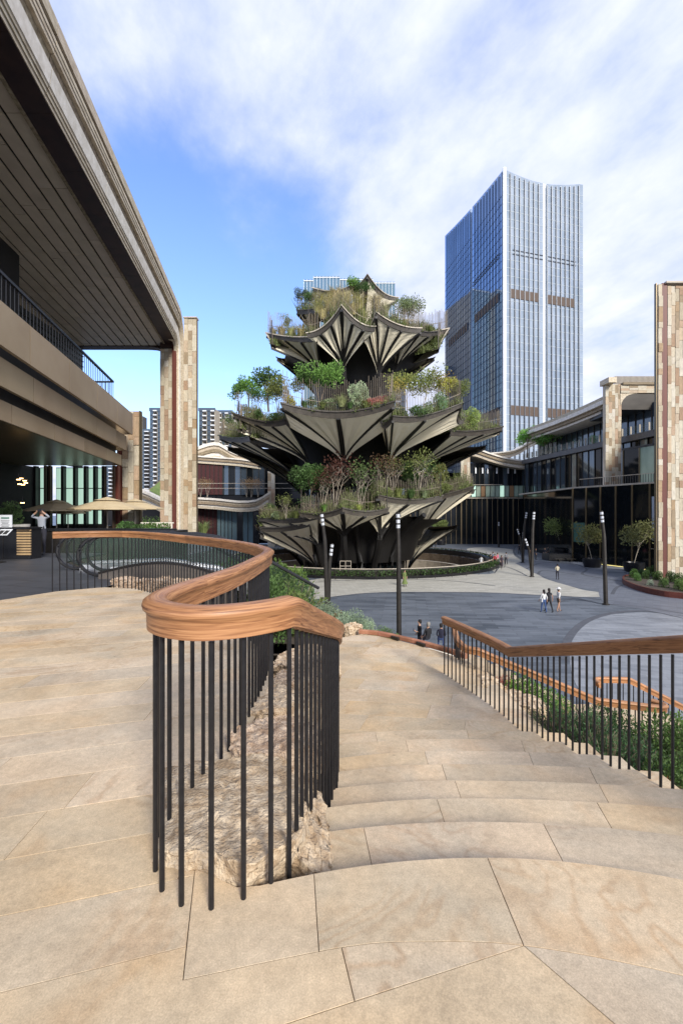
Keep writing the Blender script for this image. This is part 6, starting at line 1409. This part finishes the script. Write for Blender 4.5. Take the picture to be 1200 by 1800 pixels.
    hb_.build('hair', cloth(hair), t, org=(0, 0, 0), smooth=True)
    f = MB(); f.tube([(0, -.085*s_, hz_+.0), (0, -.112*s_, hz_-.035*s_)], [.008*s_, .014*s_], 5); f.build('nose', SKINM, t, org=(0, 0, 0))
    if skirt:
        MB().lathe([(.13*s_, 1.05*s_), (.17*s_, .92*s_), (.20*s_, .6*s_), (skirt*s_, .28*s_)], (0, 0, 0), 14).build('skirt', cloth(bottom), t, org=(0, 0, 0), smooth=True)
    if bag:
        MB().box((.26*s_, .02, .95*s_), (.09, .24, .26), 0).build('bag', cloth(bag), t, org=(0, 0, 0), bevel=.02)
    if pose in ('phone', 'photo'):
        q = N_['ld'][0]; MB().box((q[0]*s_*(.3 if pose == 'photo' else .8), (q[1]-.05)*s_, (q[2]+.03)*s_), (.14 if pose == 'photo' else .07, .012, .08 if pose == 'photo' else .14)).build('phone', BLACK, t, org=(0, 0, 0))
    return t
BK = (.012, .012, .014); WT = (.62, .62, .60)
def pp_(u, v, *a, **k): g_ = G(u, v); return person(tuple(g_), *a, **k)
pp_(955, 1077, R(200), 1.62, 'woman in white top and blue jeans with a white bag, left of a trio', WT, (.04, .08, .20), bag=(.6, .6, .58), pose='walk', seed=1)
pp_(964, 1076, R(190), 1.68, 'woman in sleeveless black top and black trousers, middle of a trio', BK, BK, pose='walk', sleeves=False, seed=2)
pp_(981, 1075, R(100), 1.66, 'person in white cap and white shirt striding ahead in brown shorts', WT, (.10, .07, .05), hat=(.7, .7, .68), pose='walk', shorts=True, seed=3)
pp_(979, 1019, R(170), 1.66, 'person in cream top and dark trousers standing alone near the lamps', (.5, .45, .32), (.02, .02, .03), pose='cross', seed=4)
pp_(845, 998, R(150), 1.6, 'woman in long white dress by the ring parapet', WT, WT, skirt=.26, seed=5)
pp_(862, 997, R(10), 1.7, 'person in black at the rear of a small group', BK, BK, seed=6)
pp_(869, 996, R(-20), 1.65, 'person in red top among the small group', (.35, .03, .04), (.02, .02, .02), seed=7)
pp_(874, 994, R(40), 1.7, 'person in pink shirt behind the red top', (.5, .14, .20), (.3, .3, .3), seed=8)
pp_(881, 998, R(20), 1.6, 'woman in dark dress at the right of the small group', (.04, .02, .03), (.03, .02, .03), skirt=.22, seed=9)
pp_(711, 1031, R(30), 1.62, 'woman in long olive green dress on the pale paving band', (.13, .17, .05), (.13, .17, .05), skirt=.32, seed=10)
pp_(737, 1149, R(-80), 1.68, 'person in black shirt standing and looking at a phone below the stairs', BK, (.015, .015, .02), pose='phone', seed=11)
def seat(u, v, *a, **k):
    g_ = GY(u, 22); pos = (g_.x, g_.y, -5.03); return person(pos, *a, **k)
t = thing('stone_bench', 'low stone bench under the two seated visitors', 'bench', tuple(GY(765, 22))); bx('seat', WHITEST, t, tuple(GY(765, 22)+Vector((0, .0, .22))), (1.6, .5, .44))
seat(752, 0, R(-150), 1.7, 'seated person with short grey hair in black shirt', BK, (.02, .02, .03), hair=(.25, .23, .2), pose='sit', seed=12)
seat(775, 0, R(170), 1.62, 'seated person in dark top and blue trousers seen from behind', (.012, .012, .03), (.04, .07, .18), pose='sit', seed=13)
pp_(889, 992, R(200), 1.68, 'person in grey shirt walking apart from the small group', (.2, .2, .22), (.03, .03, .04), pose='walk', seed=31)
pp_(1003, 976, R(150), 1.65, 'person in white shirt near the long black planter', WT, (.03, .03, .05), seed=32)
pp_(866, 990, R(90), 1.6, 'person in pale blue behind the red top', (.25, .33, .45), (.08, .08, .1), seed=33)
pp_(912, 974, R(0), 1.7, 'person in dark clothes walking past the branching lamp', BK, BK, pose='walk', seed=14)
pp_(931, 986, R(30), 1.7, 'person in orange brown top behind the forked lamp', (.30, .13, .04), (.05, .04, .04), seed=15)
pp_(941, 984, R(60), 1.75, 'person in black standing right of the forked lamp', BK, BK, seed=16)
pp_(957, 982, R(-60), 1.7, 'person in dark jacket beside the long planter', (.02, .02, .03), (.06, .06, .07), seed=17)
pp_(962, 979, R(80), 1.72, 'second person in dark jacket beside the long planter', (.03, .03, .04), BK, pose='walk', seed=18)
pp_(745, 962, R(20), 1.6, 'person in black and white behind the ring parapet', (.25, .25, .25), BK, seed=19)
pp_(765, 962, R(60), 1.6, 'person in dark coat beside the trees behind the ring', BK, BK, seed=20)
person((-10.85, 16.5, 0), R(10), 1.66, 'person photographing with both arms raised by the menu counter', (.30, .32, .36), (.02, .02, .03), pose='photo', seed=21)

# ------------------------------------------------------------------ remove the pattern pieces that were only copied from
for o in PROTOS:
    for c in list(o.children): bpy.data.objects.remove(c)
    bpy.data.objects.remove(o)
